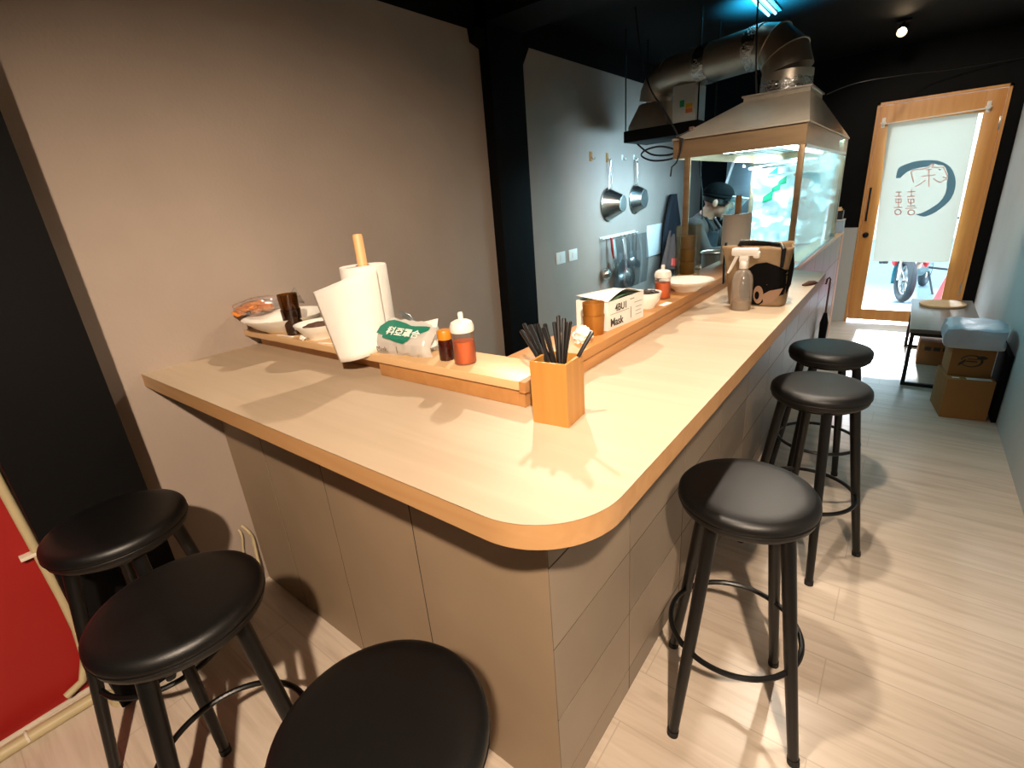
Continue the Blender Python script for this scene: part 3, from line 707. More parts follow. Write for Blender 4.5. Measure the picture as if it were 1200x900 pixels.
obj('print_tail', patch([(.28,.20), (.52,.28), (.92,.33), (.80,.18), (.62,.08), (.36,.03)], .0056), M['totepink'], t)
obj('print_star', patch([(-.36,.40), (-.34,.425), (-.32,.40), (-.295,.395), (-.32,.385), (-.34,.35), (-.355,.385), (-.385,.395)], .0045, 2), M['paper'], t)
b = MB(); b.grid(lambda u, v: V((-.560+.010*math.sin(u*3)+.030*v*0-.012*math.sin(u*PI), 2.075+v*.028, ZT+.235-.16*u)), 16, 2); obj('strap', b, M['blackmetal'], t, solid=.003)
b = MB(); b.tube([(-.50,2.04,ZT+.222), (-.49,2.03,ZT+.240), (-.45,2.05,ZT+.236), (-.40,2.08,ZT+.229), (-.36,2.05,ZT+.226), (-.345,2.035,ZT+.214), (-.345,2.026,ZT+.15)], [.008,.012,.011,.008,.009,.008,.006], 10); obj('strap', b, M['blackmetal'], t)
b = MB(); b.tube([(-.328,2.09,ZT+.205), (-.326,2.09,ZT+.15), (-.330,2.09,ZT+.08), (-.336,2.09,ZT+.045)], [.006,.012,.012,.006], 8); obj('side_strap', b, M['toteblack'], t)
o = obj('leather_tag', MB().tube([(-.335,2.50,ZT+.006), (-.315,2.53,ZT+.008), (-.300,2.56,ZT+.007), (-.29,2.585,ZT+.004)], [.004,.012,.010,.003], 10), M['taupe'], base=(-.32,2.53,ZT)); tag(o, 'small brown leaf shaped tag on the counter beyond the tote bag', 'tag')
c = (-.462, 1.975, ZT)
t = thing('spray_bottle', 'clear plastic spray bottle with a white trigger before the tote bag', 'spray bottle', c)
obj('bottle_body', MB().lathe([(0,0), (.034,0), (.037,.004), (.037,.105), (.034,.125), (.024,.143), (.013,.150), (.013,.158)], c, 36), M['spray'], t)
obj('liquid', MB().lathe([(0,.003), (.034,.003), (.035,.006), (.035,.034), (0,.034)], c, 32), clear('rinse_water', rgb(226,204,172), .05, .1, rgb(220,196,160), .3), t)
b = MB(); b.lathe([(.0145,.152), (.0155,.154), (.0155,.176), (.013,.180), (0,.180)], c, 24)
b.box((c[0]-.045, c[1]-.0125, ZT+.198), (c[0]+.048, c[1]+.0125, ZT+.226), bevel=.008); b.box((c[0]-.016, c[1]-.012, ZT+.176), (c[0]+.016, c[1]+.012, ZT+.202), bevel=.004)
b.box((c[0]+.030, c[1]-.0115, ZT+.190), (c[0]+.052, c[1]+.0115, ZT+.214), bevel=.006)
obj('spray_head', b, M['plasticw'], t)
b = MB(); b.tube([(c[0]-.026, c[1], ZT+.198), (c[0]-.034, c[1], ZT+.178), (c[0]-.046, c[1], ZT+.150), (c[0]-.054, c[1], ZT+.134)], [.007,.006,.0055,.004], 10); obj('trigger', b, M['plasticw'], t)

# ------------------------------------------------------------------ cooking station and hood
HX0, HX1, HY0, HY1 = -1.15, -.475, 3.06, 4.92
t = thing('cooking_station', 'stainless cooking station under the metal hood', 'cooking station', (-.85, 4.0, 0))
obj('cabinet', MB().box((HX0, HY0+.03, .05), (-.60, HY1, .90), bevel=.004), M['fridge'], t)
obj('worktop', MB().box((HX0-.01, HY0+.01, .9005), (-.60, HY1+.01, .935), bevel=.004), M['steel'], t)
b = MB(); b.box((HX0+.08, 3.40, .9355), (-.66, 4.30, .965), bevel=.005); obj('griddle', b, M['blackmetal'], t)
b = MB()
def foilf(u, v):
    x, z = HX0+.02+u*(HX1-HX0-.04), .945+v*.68
    return V((x, HY1-.02+.050*noise.noise(V((x*6, z*6, 3)))+.014*noise.noise(V((x*15, z*15, 7))), z))
b.grid(foilf, 60, 60); obj('foil_lining', b, M['foil'], t, angle=20)
b = MB()
for (px, pz, r) in ((-.98,1.52,.035), (-.90,1.45,.03), (-1.0,1.33,.04), (-.94,1.40,.03)):
    b.grid(lambda u, v: V((px-r+u*2*r, foilf((px-r+u*2*r-HX0-.02)/(HX1-HX0-.04), (pz-r+v*2*r-.945)/.68).y-.006, pz-r*(1-.5*u)+v*2*r*(.6+.4*u))), 6, 6)
obj('green_stickers', b, M['greenleaf'], t)
h = thing('range_hood', 'warm stainless range hood with a sloping canopy over the cooking station', 'range hood', (-.8, 4.0, 1.0))
Zb, Zt = 1.620, 1.726
TX0, TX1, TY0, TY1, TZ = -.845, -.520, 3.30, 3.72, 1.885
b = MB()
for (x0, y0, x1, y1) in ((HX0, HY0, HX1, HY0+.006), (HX0, HY1-.006, HX1, HY1), (HX0, HY0+.006, HX0+.006, HY1-.006), (HX1-.006, HY0+.006, HX1, HY1-.006)):
    b.box((x0, y0, Zb), (x1, y1, Zt))
obj('hood_band', b, M['steelw'], h, smooth=False)
b = MB()
B4 = [(HX0-.006,HY0-.006), (HX1+.006,HY0-.006), (HX1+.006,HY1+.006), (HX0-.006,HY1+.006)]; T4 = [(TX0,TY0), (TX1,TY0), (TX1,TY1), (TX0,TY1)]
for k in range(4):
    k2 = (k+1) % 4
    b.quad((*B4[k], Zt), (*B4[k2], Zt), (*T4[k2], TZ), (*T4[k], TZ))
    b.quad((*T4[k], TZ), (*T4[k2], TZ), (*T4[k2], TZ+.022), (*T4[k], TZ+.022))
    b.quad((*B4[k], Zt-.008), (*B4[k2], Zt-.008), (*B4[k2], Zt), (*B4[k], Zt))
bmesh.ops.remove_doubles(b.b, verts=b.b.verts, dist=.0005)
obj('canopy', b, M['galv'], h, smooth=False, solid=.003)
b = MB(); b.box((TX0-.01, TY0-.01, TZ+.0225), (TX1+.01, TY1+.01, TZ+.030)); obj('canopy_rim', b, M['galv'], h, smooth=False)
b = MB()
for k in range(7): b.box((HX0+.03+k*.09, HY0+.05, Zt-.06), (HX0+.10+k*.09, HY1-.05, Zt-.05), bevel=.003)
obj('filters', b, M['steel'], h)
for x0, y0, zb in ((HX0+.068, HY0, .936), (HX1-.030, HY0, ZT-.028), (HX1-.028, HY1-.028, ZT-.028), (HX0+.002, HY1-.028, .936)):
    b = MB(); b.box((x0, y0, zb), (x0+.028, y0+.028, Zb+.002), bevel=.002)
    b.box((x0+.024, y0+.004, zb), (x0+.034 if x0 < -1 else x0+.0285, y0+.012, Zb))
    obj('post', b, M['steelw'], h)
obj('glass_panel', MB().box((HX1-.008, HY0+.030, ZT-.027), (HX1-.002, HY1-.030, Zb)), M['hoodglass'], h, smooth=False)
b = MB(); b.box((HX1-.016, HY0+.03, ZT-.029), (HX1+.006, HY1-.03, ZT-.012), bevel=.002); obj('glass_track', b, M['steel'], h)
b = MB(); b.box((HX1-.016, HY0+.03, Zb-.012), (HX1+.002, HY1-.03, Zb+.001)); obj('glass_top_track', b, M['steel'], h, smooth=False)
b = MB(); b.tube([(HX0+.25, HY0+.12, Zb+.018), (HX1-.06, HY0+.12, Zb+.018)], .014, 12); b.tube([(-.62, HY0+.3, Zb+.018), (-.62, HY1-.2, Zb+.018)], .014, 12)
obj('light_tube', b, M['hoodtube'], h)
b = MB(); b.tube([(-1.135,3.05,1.735), (-1.08,3.10,1.760), (-1.03,3.14,1.772), (-.98,3.16,1.778), (-.93,3.17,1.770)], .004, 8); b.tube([(-1.14,3.06,1.74), (-1.09,3.045,1.72), (-1.10,3.05,1.66), (-1.125,3.048,1.60), (-1.15,3.045,1.58), (-1.155,3.045,1.53)], .0045, 8)
obj('hood_cable', b, M['rubber'], h)
b = MB(); b.box((-1.085,3.12,1.757), (-1.06,3.145,1.785), bevel=.003); b.box((-.945,3.16,1.765), (-.915,3.185,1.79), bevel=.003); obj('cable_clip', b, M['taupe'], h)
b = MB(); b.box((-.62, 3.7, 1.48), (-.60, 4.8, 1.495)); b.box((-1.1, 4.78, 1.50), (-.60, 4.80, 1.515)); b.box((-1.1, 4.60, 1.56), (-.60, 4.62, 1.575)); b.box((-1.1, 4.42, 1.58), (-.60, 4.44, 1.595)); obj('hanging_rails', b, M['steel'], h, smooth=False)
# duct
dct = thing('exhaust_duct', 'fat galvanised exhaust duct bending from the hood top toward the fan', 'duct', (-.68, 3.5, TZ+.03))
dirv = V((-.94, .34, 0))
z0 = TZ+.031
P0 = V((-.675, 3.50, z0)); RB = .17; zc = z0+.10+0
b = MB(); b.tube([P0, P0+V((0,0,.105))], .132, 40); obj('vertical_pipe', b, M['galv'], dct)
b = MB()
cen = P0+V((0,0,.106))+dirv*RB
gores = 3
pts = []; rs = []
for k in range(gores+1):
    a = PI/2*k/gores
    pts.append(cen-dirv*RB*math.cos(a)+V((0,0,RB*math.sin(a)))); rs.append(.130-.018*k/gores)
b.tube(pts, rs, 40); obj('elbow', b, M['galv'], dct, angle=12)
b = MB()
for k in range(1, gores):
    tng = (pts[k+1]-pts[k-1]).normalized(); o1 = tng.orthogonal().normalized(); o2 = tng.cross(o1)
    b.tube([pts[k]+(rs[k]+.002)*(o1*math.cos(j*PI/20)+o2*math.sin(j*PI/20)) for j in range(40)], .004, 6, True)
obj('elbow_seam', b, M['galv'], dct)
E0 = pts[-1]; E1 = E0+dirv*.66
b = MB(); b.tube([E0, E1], .112, 40); obj('horizontal_pipe', b, M['galv'], dct)
for nm, cc, ax, r_ in (('foil_tape', P0+V((0,0,.02)), V((0,0,1)), .134), ('foil_tape', E0+dirv*.02, dirv, .115), ('foil_tape', E0+dirv*.36, dirv, .115)):
    b = MB(); o1 = ax.orthogonal().normalized(); o2 = ax.cross(o1)
    def tp(u, v):
        a = u*2*PI; rr = r_+.004*noise.noise(V((math.cos(a)*6, math.sin(a)*6, v*9)))
        return cc+ax*((v-.5)*.085+.012*noise.noise(V((math.cos(a)*3, math.sin(a)*3, 4))))+rr*(o1*math.cos(a)+o2*math.sin(a))
    b.grid(tp, 60, 6, True); obj(nm, b, M['foiltape'], dct, angle=20)
# second bend, turning down into the fan hopper
c2 = E1-V((0,0,.135)); pts = []
for k in range(5):
    a = PI/2*k/4; pts.append(c2+dirv*.135*math.sin(a)+V((0,0,.135*math.cos(a))))
b = MB(); b.tube(pts, .112, 40); obj('lower_elbow', b, M['galv'], dct, angle=12)
fx, fy = pts[-1].x, pts[-1].y; fz = pts[-1].z
fn = thing('fan_hopper', 'galvanised fan hopper on a black tray below the duct end', 'fan', (fx, fy, fz-.19))
b = MB()
hz = fz-.15
rt = [V((fx+.114*math.cos(PI/4+k*PI/2+j*PI/16), fy+.114*math.sin(PI/4+k*PI/2+j*PI/16), fz-.012)) for k in range(4) for j in range(8)]
sq = []
for k in range(4):
    for j in range(8):
        a0 = PI/4+k*PI/2; p = V((math.cos(a0), math.sin(a0))); q = V((math.cos(a0+PI/2), math.sin(a0+PI/2))); r2 = p.lerp(q, j/8)*.20
        sq.append(V((fx+r2.x, fy+r2.y, hz)))
va = [b.b.verts.new(p) for p in rt]; vb = [b.b.verts.new(p) for p in sq]; vc = [b.b.verts.new(p-V((0,0,.03))) for p in sq]
for k in range(32):
    k2 = (k+1) % 32
    b.b.faces.new((va[k], va[k2], vb[k2], vb[k])); b.b.faces.new((vb[k], vb[k2], vc[k2], vc[k]))
obj('hopper', b, M['galv'], fn, angle=20)
TRZ = hz-.0305
b = MB(); b.box((fx-.15, fy-.20, TRZ-.075), (fx+.38, fy+.20, TRZ), bevel=.004); obj('tray', b, M['black'], fn)
for dx_, dy_ in ((-.14,-.185), (.37,-.185), (-.14,.185), (.37,.185)):
    b = MB(); b.tube([(fx+dx_, fy+dy_, TRZ-.001), (fx+dx_, fy+dy_, ZC)], .005, 8); obj('hanger_rod', b, M['blackmetal'], fn)
t = thing('control_box', 'white enamel control box with coloured stickers beside the fan hopper', 'control box', (fx+.28, fy, TRZ))
obj('housing', MB().box((fx+.20, fy-.19, TRZ+.0005), (fx+.35, fy+.02, TRZ+.22), bevel=.006), M['boxw'], t)
b = MB(); b.box((fx+.29, fy-.1915, TRZ+.05), (fx+.335, fy-.1903, TRZ+.075)); obj('orange_sticker', b, M['orange'], t, smooth=False)
b = MB(); b.box((fx+.29, fy-.1915, TRZ+.077), (fx+.335, fy-.1903, TRZ+.105)); obj('yellow_sticker', b, M['yellow'], t, smooth=False)
b = MB(); b.box((fx+.25, fy-.1915, TRZ+.09), (fx+.28, fy-.1903, TRZ+.13)); obj('green_sticker', b, M['greenleaf'], t, smooth=False)
def cable(name, label, pts, r, m, cat='cable', group=None):
    # smooth curve through the points
    q = []
    P_ = [V(p) for p in pts]
    for i in range(len(P_)-1):
        a, b1, c1, d1 = P_[max(i-1,0)], P_[i], P_[i+1], P_[min(i+2, len(P_)-1)]
        for k in range(6):
            u = k/6; q.append(.5*((2*b1)+(c1-a)*u+(2*a-5*b1+4*c1-d1)*u*u+(3*b1-a-3*c1+d1)*u*u*u))
    q.append(P_[-1])
    o = obj(name, MB().tube(q, r, 8), M[m], base=P_[0]); return tag(o, label, cat, group)
cable('hanging_cable', 'black cable hanging from the ceiling past the fan to the hood corner', [(-1.50,3.30,ZC), (-1.46,3.30,2.25), (-1.40,3.30,2.06), (-1.30,3.28,1.92), (-1.20,3.2,1.80), (-1.14,3.1,1.742)], .005, 'rubber')
cable('hanging_cable', 'black cable dropping from the ceiling in front of the duct elbow', [(-.80,3.26,ZC), (-.80,3.26,2.3), (-.79,3.26,2.12), (-.79,3.30,2.0), (-.785,3.32,1.918)], .005, 'rubber')
cable('hanging_cable', 'thin black cable hanging behind the left hood post beside the chef', [(-1.18,3.6,1.80), (-1.17,3.6,1.6), (-1.15,3.62,1.42), (-1.14,3.62,1.25)], .004, 'rubber')
cable('ceiling_wire', 'thin dark wire strung from the hood to the wall above the door', [(-.50,3.72,1.905), (-.42,4.5,2.04), (-.20,5.6,2.18), (.1,6.0,2.21), (.58,6.19,2.23)], .0028, 'rubber')
cable('coiled_cable', 'loops of black cable under the fan tray', [(-1.62,3.62,1.78), (-1.50,3.58,1.70), (-1.36,3.55,1.68), (-1.30,3.5,1.70), (-1.40,3.5,1.735), (-1.52,3.54,1.73), (-1.58,3.60,1.70), (-1.50,3.62,1.66), (-1.34,3.58,1.66), (-1.2,3.4,1.72)], .006, 'rubber')
t = thing('cooking_pot', 'small grey pot with a shiny rim on the station beside the towel stand', 'pot', (-.93, 3.22, .9355))
obj('pot_body', MB().lathe([(0,0), (.068,0), (.072,.005), (.074,.135), (.078,.138), (.078,.142), (.071,.141), (.069,.008), (0,.008)], (-.93,3.22,.9355), 32), M['enamelgrey'], t)
b = MB(); b.tube([(-.93+.078*math.cos(k*PI/20), 3.22+.078*math.sin(k*PI/20), .9355+.142) for k in range(40)], .004, 8, True); obj('rim', b, M['chrome'], t)
t = thing('checked_cloth', 'folded black and white checked cloth on the station beside the pot', 'cloth', (-1.05, 3.17, .9355))
b = MB(); bw = MB()
for i in range(5):
    for j in range(4):
        tgt = b if (i+j) % 2 else bw
        x0, y0 = -1.11+i*.024, 3.12+j*.024
        tgt.box((x0, y0, .9356), (x0+.0235, y0+.0235, .985+.012*math.sin(i*1.3+j)))
obj('dark_checks', b, M['black'], t, smooth=False); obj('light_checks', bw, M['paper'], t, smooth=False)
# fridge; added white pole and foot imitate a bright reflection at the back
t = thing('refrigerator', 'tall stainless refrigerator standing behind the cooking station', 'refrigerator', (-1.2, 5.75, 0))
obj('cabinet', MB().box((-1.52, 5.50, .06), (-.78, 6.15, 1.86), bevel=.006), M['fridge'], t)
for z0_, z1_ in ((.08,.92), (.94,1.84)):
    dr = obj('door', MB().box((-1.51, 5.475, z0_), (-1.155, 5.499, z1_), bevel=.004), M['fridge'], t)
    obj('handle', MB().box((-1.20, 5.45, (z0_+z1_)/2-.12), (-1.175, 5.474, (z0_+z1_)/2+.12), bevel=.004), M['chrome'], dr)
    dr = obj('door', MB().box((-1.145, 5.475, z0_), (-.79, 5.499, z1_), bevel=.004), M['fridge'], t)
    obj('handle', MB().box((-1.125, 5.45, (z0_+z1_)/2-.12), (-1.10, 5.474, (z0_+z1_)/2+.12), bevel=.004), M['chrome'], dr)
for x, y in ((-1.48,5.54), (-.82,5.54), (-1.48,6.1), (-.82,6.1)): obj('foot', MB().tube([(x,y,0), (x,y,.06)], .02), M['rubber'], t)
t = thing('light_streak', 'added white pole standing in for a bright reflection behind the chef', 'light_streak', (-1.72, 5.2, 0))
obj('pole', MB().tube([(-1.80,5.06,.05), (-1.43,5.45,1.72)], .013, 12), M['plasticw'], t)
obj('streak_foot', MB().blob((-1.84,5.07,.045), .09, 3, .3, 3, (1.2,.7,.5), 4), M['tissue'], t)
# half-wall end: boxes
CY = 5.475
t = thing('storage_box', 'pale blue plastic box on the end of the tiled half wall', 'box', (-.52, CY, ZT-.0295))
b = MB(); b.box((-.560, CY-.06, ZT-.0295), (-.468, CY+.07, ZT+.075), bevel=.006); obj('box_body', b, M['bluebox'], t)
b = MB(); b.box((-.565, CY-.065, ZT+.0755), (-.465, CY+.075, ZT+.085), bevel=.003); obj('box_lid', b, M['boxw'], t)
t = thing('black_tray', 'black tray of papers on top of the pale blue box', 'tray', (-.52, CY, ZT+.0855))
b = MB(); b.box((-.575, CY-.055, ZT+.0855), (-.485, CY+.06, ZT+.090))
for lo, hi in (((-.575,CY-.055), (-.485,CY-.050)), ((-.575,CY+.055), (-.485,CY+.06)), ((-.575,CY-.05), (-.570,CY+.055)), ((-.490,CY-.05), (-.485,CY+.055))): b.box((*lo, ZT+.09), (*hi, ZT+.16))
obj('tray_body', b, M['darkplast'], t, smooth=False)
b = MB(); b.quad((-.565,CY-.03,ZT+.092), (-.515,CY-.045,ZT+.13), (-.500,CY-.02,ZT+.19), (-.560,CY,ZT+.185)); b.quad((-.55,CY+.02,ZT+.092), (-.505,CY+.02,ZT+.10), (-.495,CY+.03,ZT+.175), (-.545,CY+.03,ZT+.165)); obj('papers', b, M['shelfw'], t, smooth=False, solid=.001)
o = obj('glass_bottle', MB().lathe([(0,0), (.022,0), (.023,.003), (.023,.10), (.010,.125), (.010,.15), (0,.15)], (-.53,5.33,ZT-.0295), 20), M['bluebox'], base=(-.53,5.33,ZT-.0295)); tag(o, 'small pale bottle on the half wall beside the pale blue box', 'bottle')
# umbrella on its hook
t = thing('wall_hook', 'white hook stuck on the tiles near the door end of the half wall', 'hook', (XP+.002, 4.6, .70))
b = MB(); b.box((XP+.0005, 4.585, .66), (XP+.006, 4.615, .735), bevel=.003); b.tube([(XP+.005,4.6,.675), (XP+.03,4.6,.665), (XP+.045,4.6,.672), (XP+.048,4.6,.688)], .0045); obj('hook_body', b, M['plasticw'], t)
t = thing('umbrella', 'closed dark umbrella hanging by its crook from the white wall hook', 'umbrella', (XP+.04, 4.6, .12))
b = MB(); b.tube([(XP+.018,4.6,.66), (XP+.022,4.6,.70), (XP+.036,4.6,.712), (XP+.043,4.6,.70), (XP+.044,4.59,.60), (XP+.045,4.56,.42)], .007, 10); obj('shaft', b, M['taupe'], t)
b = MB(); b.tube([(XP+.045,4.56,.44), (XP+.046,4.555,.36), (XP+.047,4.54,.22), (XP+.048,4.53,.12)], [.012,.030,.026,.006], 12); obj('folded_canopy', b, M['black'], t)
cable('wall_cable', 'cream cable looping out of the left wall beside the front panel', [(XL+.006,.60,.30), (XL+.03,.612,.265), (XL+.028,.618,.23), (XL+.04,.610,.17), (XL+.055,.600,.10), (XL+.06,.58,.03)], .006, 'conduit')
cable('wall_cable', 'second cream cable loop lower down beside the front panel', [(XL+.006,.585,.29), (XL+.02,.585,.26), (XL+.016,.575,.20), (XL+.03,.56,.12), (XL+.05,.54,.03)], .0045, 'conduit')

# ------------------------------------------------------------------ things on the left wall
for i, (y, z) in enumerate(((3.605,1.742), (3.870,1.738), (4.140,1.745), (4.372,1.752))):
    t = thing('pan_hook', ['bare brass hook on the grey wall, first from the black pillar', 'brass hook carrying the conical saucepan on the grey wall', 'small empty clear hook between the two hung pans', 'clear hook carrying the round saucepan on the grey wall'][i], 'hook', (XL, y, z), 'hooks in a row on the grey wall')
    w_ = .022 if i < 2 else .014
    obj('hook_plate', MB().box((XL+.0005, y-w_, z-.034 if i < 2 else z-.02), (XL+.004, y+w_, z+.034 if i < 2 else z+.02), bevel=.0015), M['carton' if i < 2 else 'plasticw'], t)
    obj('hook_arm', MB().tube([(XL+.004,y,z-.005), (XL+.02,y,z-.022), (XL+.032,y,z-.022), (XL+.036,y,z-.008)], .003, 8), M['chrome'], t)
def pan(name, label, y, z, r0, r1, dep, hook_y, hook_z, loop):
    t = thing(name, label, 'saucepan', (XL+.005, y, z), 'saucepans hung on the wall')
    c = (XL+.008, y, z)
    pr = [(r0+.004,.0), (r0+.005,.003), (r0,.006), (r1+.006,dep-.012), (r1-.002,dep-.001), (r1-.012,dep), (0,dep), (0,dep-.004), (r1-.012,dep-.004), (r0-.006,.002), (r0+.004,.0)]
    obj('pan_body', MB().lathe(pr, c, 48, axis=(1,0,0)), M['chrome'], t)
    obj('pan_bottom', MB().lathe([(0,dep+.0003), (r1-.016,dep+.0003), (r1-.014,dep+.0018), (0,dep+.002)], c, 40, axis=(1,0,0)), M['steel'], t)
    hx = XL+.022
    if loop: b = MB().tube([(hx, y+.028, z+r0-.008), (hx+.004, y+.022, z+r0+.05), (hx+.006, hook_y+.010, hook_z-.07), (hx+.006, hook_y+.007, hook_z-.025), (hx+.006, hook_y, hook_z-.015), (hx+.006, hook_y-.007, hook_z-.025), (hx+.006, hook_y-.010, hook_z-.07), (hx+.004, y-.022, z+r0+.05), (hx, y-.028, z+r0-.008)], .0038, 10)
    else:
        b = MB(); b.tube([(hx, y, z+r0-.010), (hx+.004, y*.7+hook_y*.3, z+r0+.03), (hx+.006, hook_y, hook_z-.06), (hx+.006, hook_y, hook_z-.035)], [.009,.008,.012,.008], 10)
        b.tube([(hx+.006, hook_y+.010*math.sin(k*PI/8), hook_z-.027+.012*math.cos(k*PI/8)) for k in range(16)], .003, 8, True)
    obj('handle', b, M['chrome'], t)
pan('saucepan', 'conical steel saucepan hung by a wire loop handle on the grey wall', 3.875, 1.385, .125, .066, .130, 3.870, 1.738, True)
pan('saucepan', 'round steel saucepan hung by a straight handle on the grey wall', 4.400, 1.405, .120, .082, .085, 4.372, 1.752, False)
# utensil rack
t = thing('utensil_rack', 'clear hanging rack holding steel ladles below the saucepans', 'utensil rack', (XL, 4.05, 1.13))
b = MB(); b.box((XL+.0005, 3.72, 1.125), (XL+.006, 4.40, 1.14), bevel=.002); b.tube([(XL+.03,3.72,1.125), (XL+.03,4.40,1.125)], .004)
for y in (3.74, 4.06, 4.38): b.tube([(XL+.004,y,1.13), (XL+.03,y,1.125)], .003)
obj('rail', b, M['plasticw'], t)
b = MB(); b.grid(lambda u, v: V((XL+.115+.02*math.sin(v*PI)+.004*math.sin(u*20), 3.73+u*.66+.03*(u-.5)*v, 1.12-.44*v)), 20, 12); obj('clear_pouch', b, M['film'], t)
def ladle(lab, y, zt, zb, r, m='chrome', col='chrome'):
    l = thing('ladle', lab, 'ladle', (XL+.035, y, zb), 'utensils hung on the clear rack')
    obj('ladle_handle', MB().tube([(XL+.030, y, zt), (XL+.042, y, zt-.006), (XL+.040, y+.004, (zt+zb)/2), (XL+.045, y, zb+r*.5)], [.003,.005,.006,.004], 8), M[col], l)
    obj('ladle_bowl', MB().lathe([(r,0), (r*.92,.022), (r*.6,.042), (0,.05), (0,.047), (r*.58,.039), (r*.89,.02), (r*.97,0), (r,0)], (XL+.028, y, zb-r*.4), 28, axis=(1,0,.15)), M[m], l)
ladle('steel ladle at the pillar end of the clear rack', 3.76, 1.125, .86, .052)
ladle('large steel ladle bowl low at the coat end of the clear rack', 4.20, 1.125, .78, .10)
ladle('wide steel skimmer hung behind the tongs', 4.27, 1.125, .90, .07)
ladle('steel ladle hung last on the coat side of the rack', 4.34, 1.125, .86, .055)
t = thing('spatula', 'red handled spatula hung on the clear rack', 'spatula', (XL+.04, 3.86, .85), 'utensils hung on the clear rack')
obj('spatula_handle', MB().tube([(XL+.030,3.85,1.125), (XL+.042,3.855,1.115), (XL+.045,3.87,1.02), (XL+.045,3.885,.95)], [.003,.010,.014,.008], 10), M['redrub'], t)
obj('spatula_blade', MB().box((XL+.042, 3.86, .83), (XL+.046, 3.92, .955), bevel=.0015), M['chrome'], t)
t = thing('strainer', 'round wire mesh strainer with a rim hung below the red spatula', 'strainer', (XL+.06, 3.98, .86), 'utensils hung on the clear rack')
b = MB(); b.tube([(XL+.075, 3.975+.085*math.cos(k*PI/20), .835+.085*math.sin(k*PI/20)) for k in range(40)], .006, 8, True); obj('rim', b, M['chrome'], t)
obj('mesh', MB().lathe([(.083,0), (.070,.026), (.04,.044), (0,.05)], (XL+.072,3.975,.835), 28, axis=(-1,0,0)), M['steel'], t)
obj('strainer_handle', MB().tube([(XL+.030,4.04,1.125), (XL+.05,4.04,1.11), (XL+.07,4.03,1.02), (XL+.075,3.995,.918)], .005, 8), M['chrome'], t)
t = thing('tongs', 'steel tongs hung crossed in the middle of the clear rack', 'tongs', (XL+.05, 4.1, .9), 'utensils hung on the clear rack')
for s in (-1, 1): obj('tong_arm', MB().tube([(XL+.030,4.11,1.125), (XL+.048,4.11,1.115), (XL+.05,4.11+s*.022,1.02), (XL+.05,4.11+s*.035,.90), (XL+.05,4.11+s*.012,.84)], [.003,.006,.008,.007,.005], 8), M['chrome'], t)
for i, (y, lab) in enumerate(((3.118,'white wall switch plate closer to the black pillar'), (3.292,'white wall switch plate closer to the utensil rack'))):
    t = thing('wall_switch', lab, 'switch', (XL, y, 1.053), 'switch plates on the grey wall')
    obj('plate', MB().box((XL+.0003, y-.060, 1.012), (XL+.008, y+.060, 1.096), bevel=.003), M['plasticw'], t)
    obj('rocker', MB().box((XL+.0083, y-.018, 1.034), (XL+.012, y+.018, 1.074), bevel=.002), M['plasticw'], t)
t = thing('wall_socket', 'white socket plate low on the right wall beside the cartons', 'socket', (XR, 3.95, .31))
obj('plate', MB().box((XR-.008, 3.90, .27), (XR-.0003, 4.0, .35), bevel=.003), M['plasticw'], t)
obj('socket_face', MB().box((XR-.011, 3.925, .29), (XR-.0083, 3.975, .33), bevel=.0015), M['plasticw'], t)
# coat, apron and board on the wall
t = thing('coat', 'navy coat hanging on the left wall between rack and chef', 'coat', (XL+.06, 5.0, .72))
def coatf(u, v):
    # v 0 top .. 1 bottom, u round
    a = u*2*PI; w = .04+.16*min(1, v*2.2)**.8+.03*v
    return V((XL+.075+.065*math.sin(a)*(.5+.5*v)*(1+.15*math.sin(5*a)), 5.14+w*math.cos(a)+.012*math.sin(a*7)*v, 1.42-.72*v+.01*math.sin(a*6)*v))
b = MB(); b.grid(coatf, 56, 24, True); b.b.verts.ensure_lookup_table(); obj('coat_body', b, M['navy'], t)
t = thing('apron', 'taupe apron hanging below the navy coat on the left wall', 'apron', (XL+.10, 4.85, .70))
def apf(u, v): return V((XL+.165+.02*math.sin(u*11)*(.3+v)-.06*(1-v), 4.98-.38*v+u*(.16+.36*v), 1.08-.36*v+.02*math.sin(u*6)*v))
b = MB(); b.grid(apf, 30, 20); obj('apron_cloth', b, M['taupe'], t, solid=.006)
b = MB(); b.grid(lambda u, v: apf(.55+.35*u, .72+.2*v)+V((.008,0,0)), 8, 5); obj('red_pocket', b, M['redrub'], t, solid=.004)
t = thing('cutting_board', 'white cutting board hung on the left wall behind the coat', 'board', (XL+.01, 4.82, .86))
obj('board_body', MB().box((XL+.001, 4.66, .86), (XL+.016, 5.02, 1.155), bevel=.004), M['plasticw'], t)
# conduit and floor pipe by the red wall
t = thing('conduit', 'cream conduit bending down beside the black pillar on the red wall', 'conduit', (XL+.02, .03, .1))
b = MB(); b.tube([(XL+.018,.034,ZC-.01), (XL+.018,.034,1.2), (XL+.018,.035,.80), (XL+.018,.040,.55), (XL+.018,.043,.38), (XL+.018,.041,.25), (XL+.018,.030,.14), (XL+.020,.00,.06), (XL+.022,-.05,.04)], .0125, 12); obj('pipe', b, M['conduit'], t)
b = MB(); b.box((XL+.0005,.0,.555), (XL+.032,.060,.566), bevel=.002); obj('clip', b, M['white'], t)
t = thing('floor_pipe', 'cream pipe running along the floor at the foot of the red wall', 'pipe', (XL+.06, -.6, .02))
b = MB(); b.tube([(XL+.070,-1.9,.0195), (XL+.072,-.2,.0195), (XL+.080,.005,.0195), (XL+.13,.045,.0195), (XL+.17,.05,.0195)], .019, 14); obj('pipe', b, M['conduit'], t)
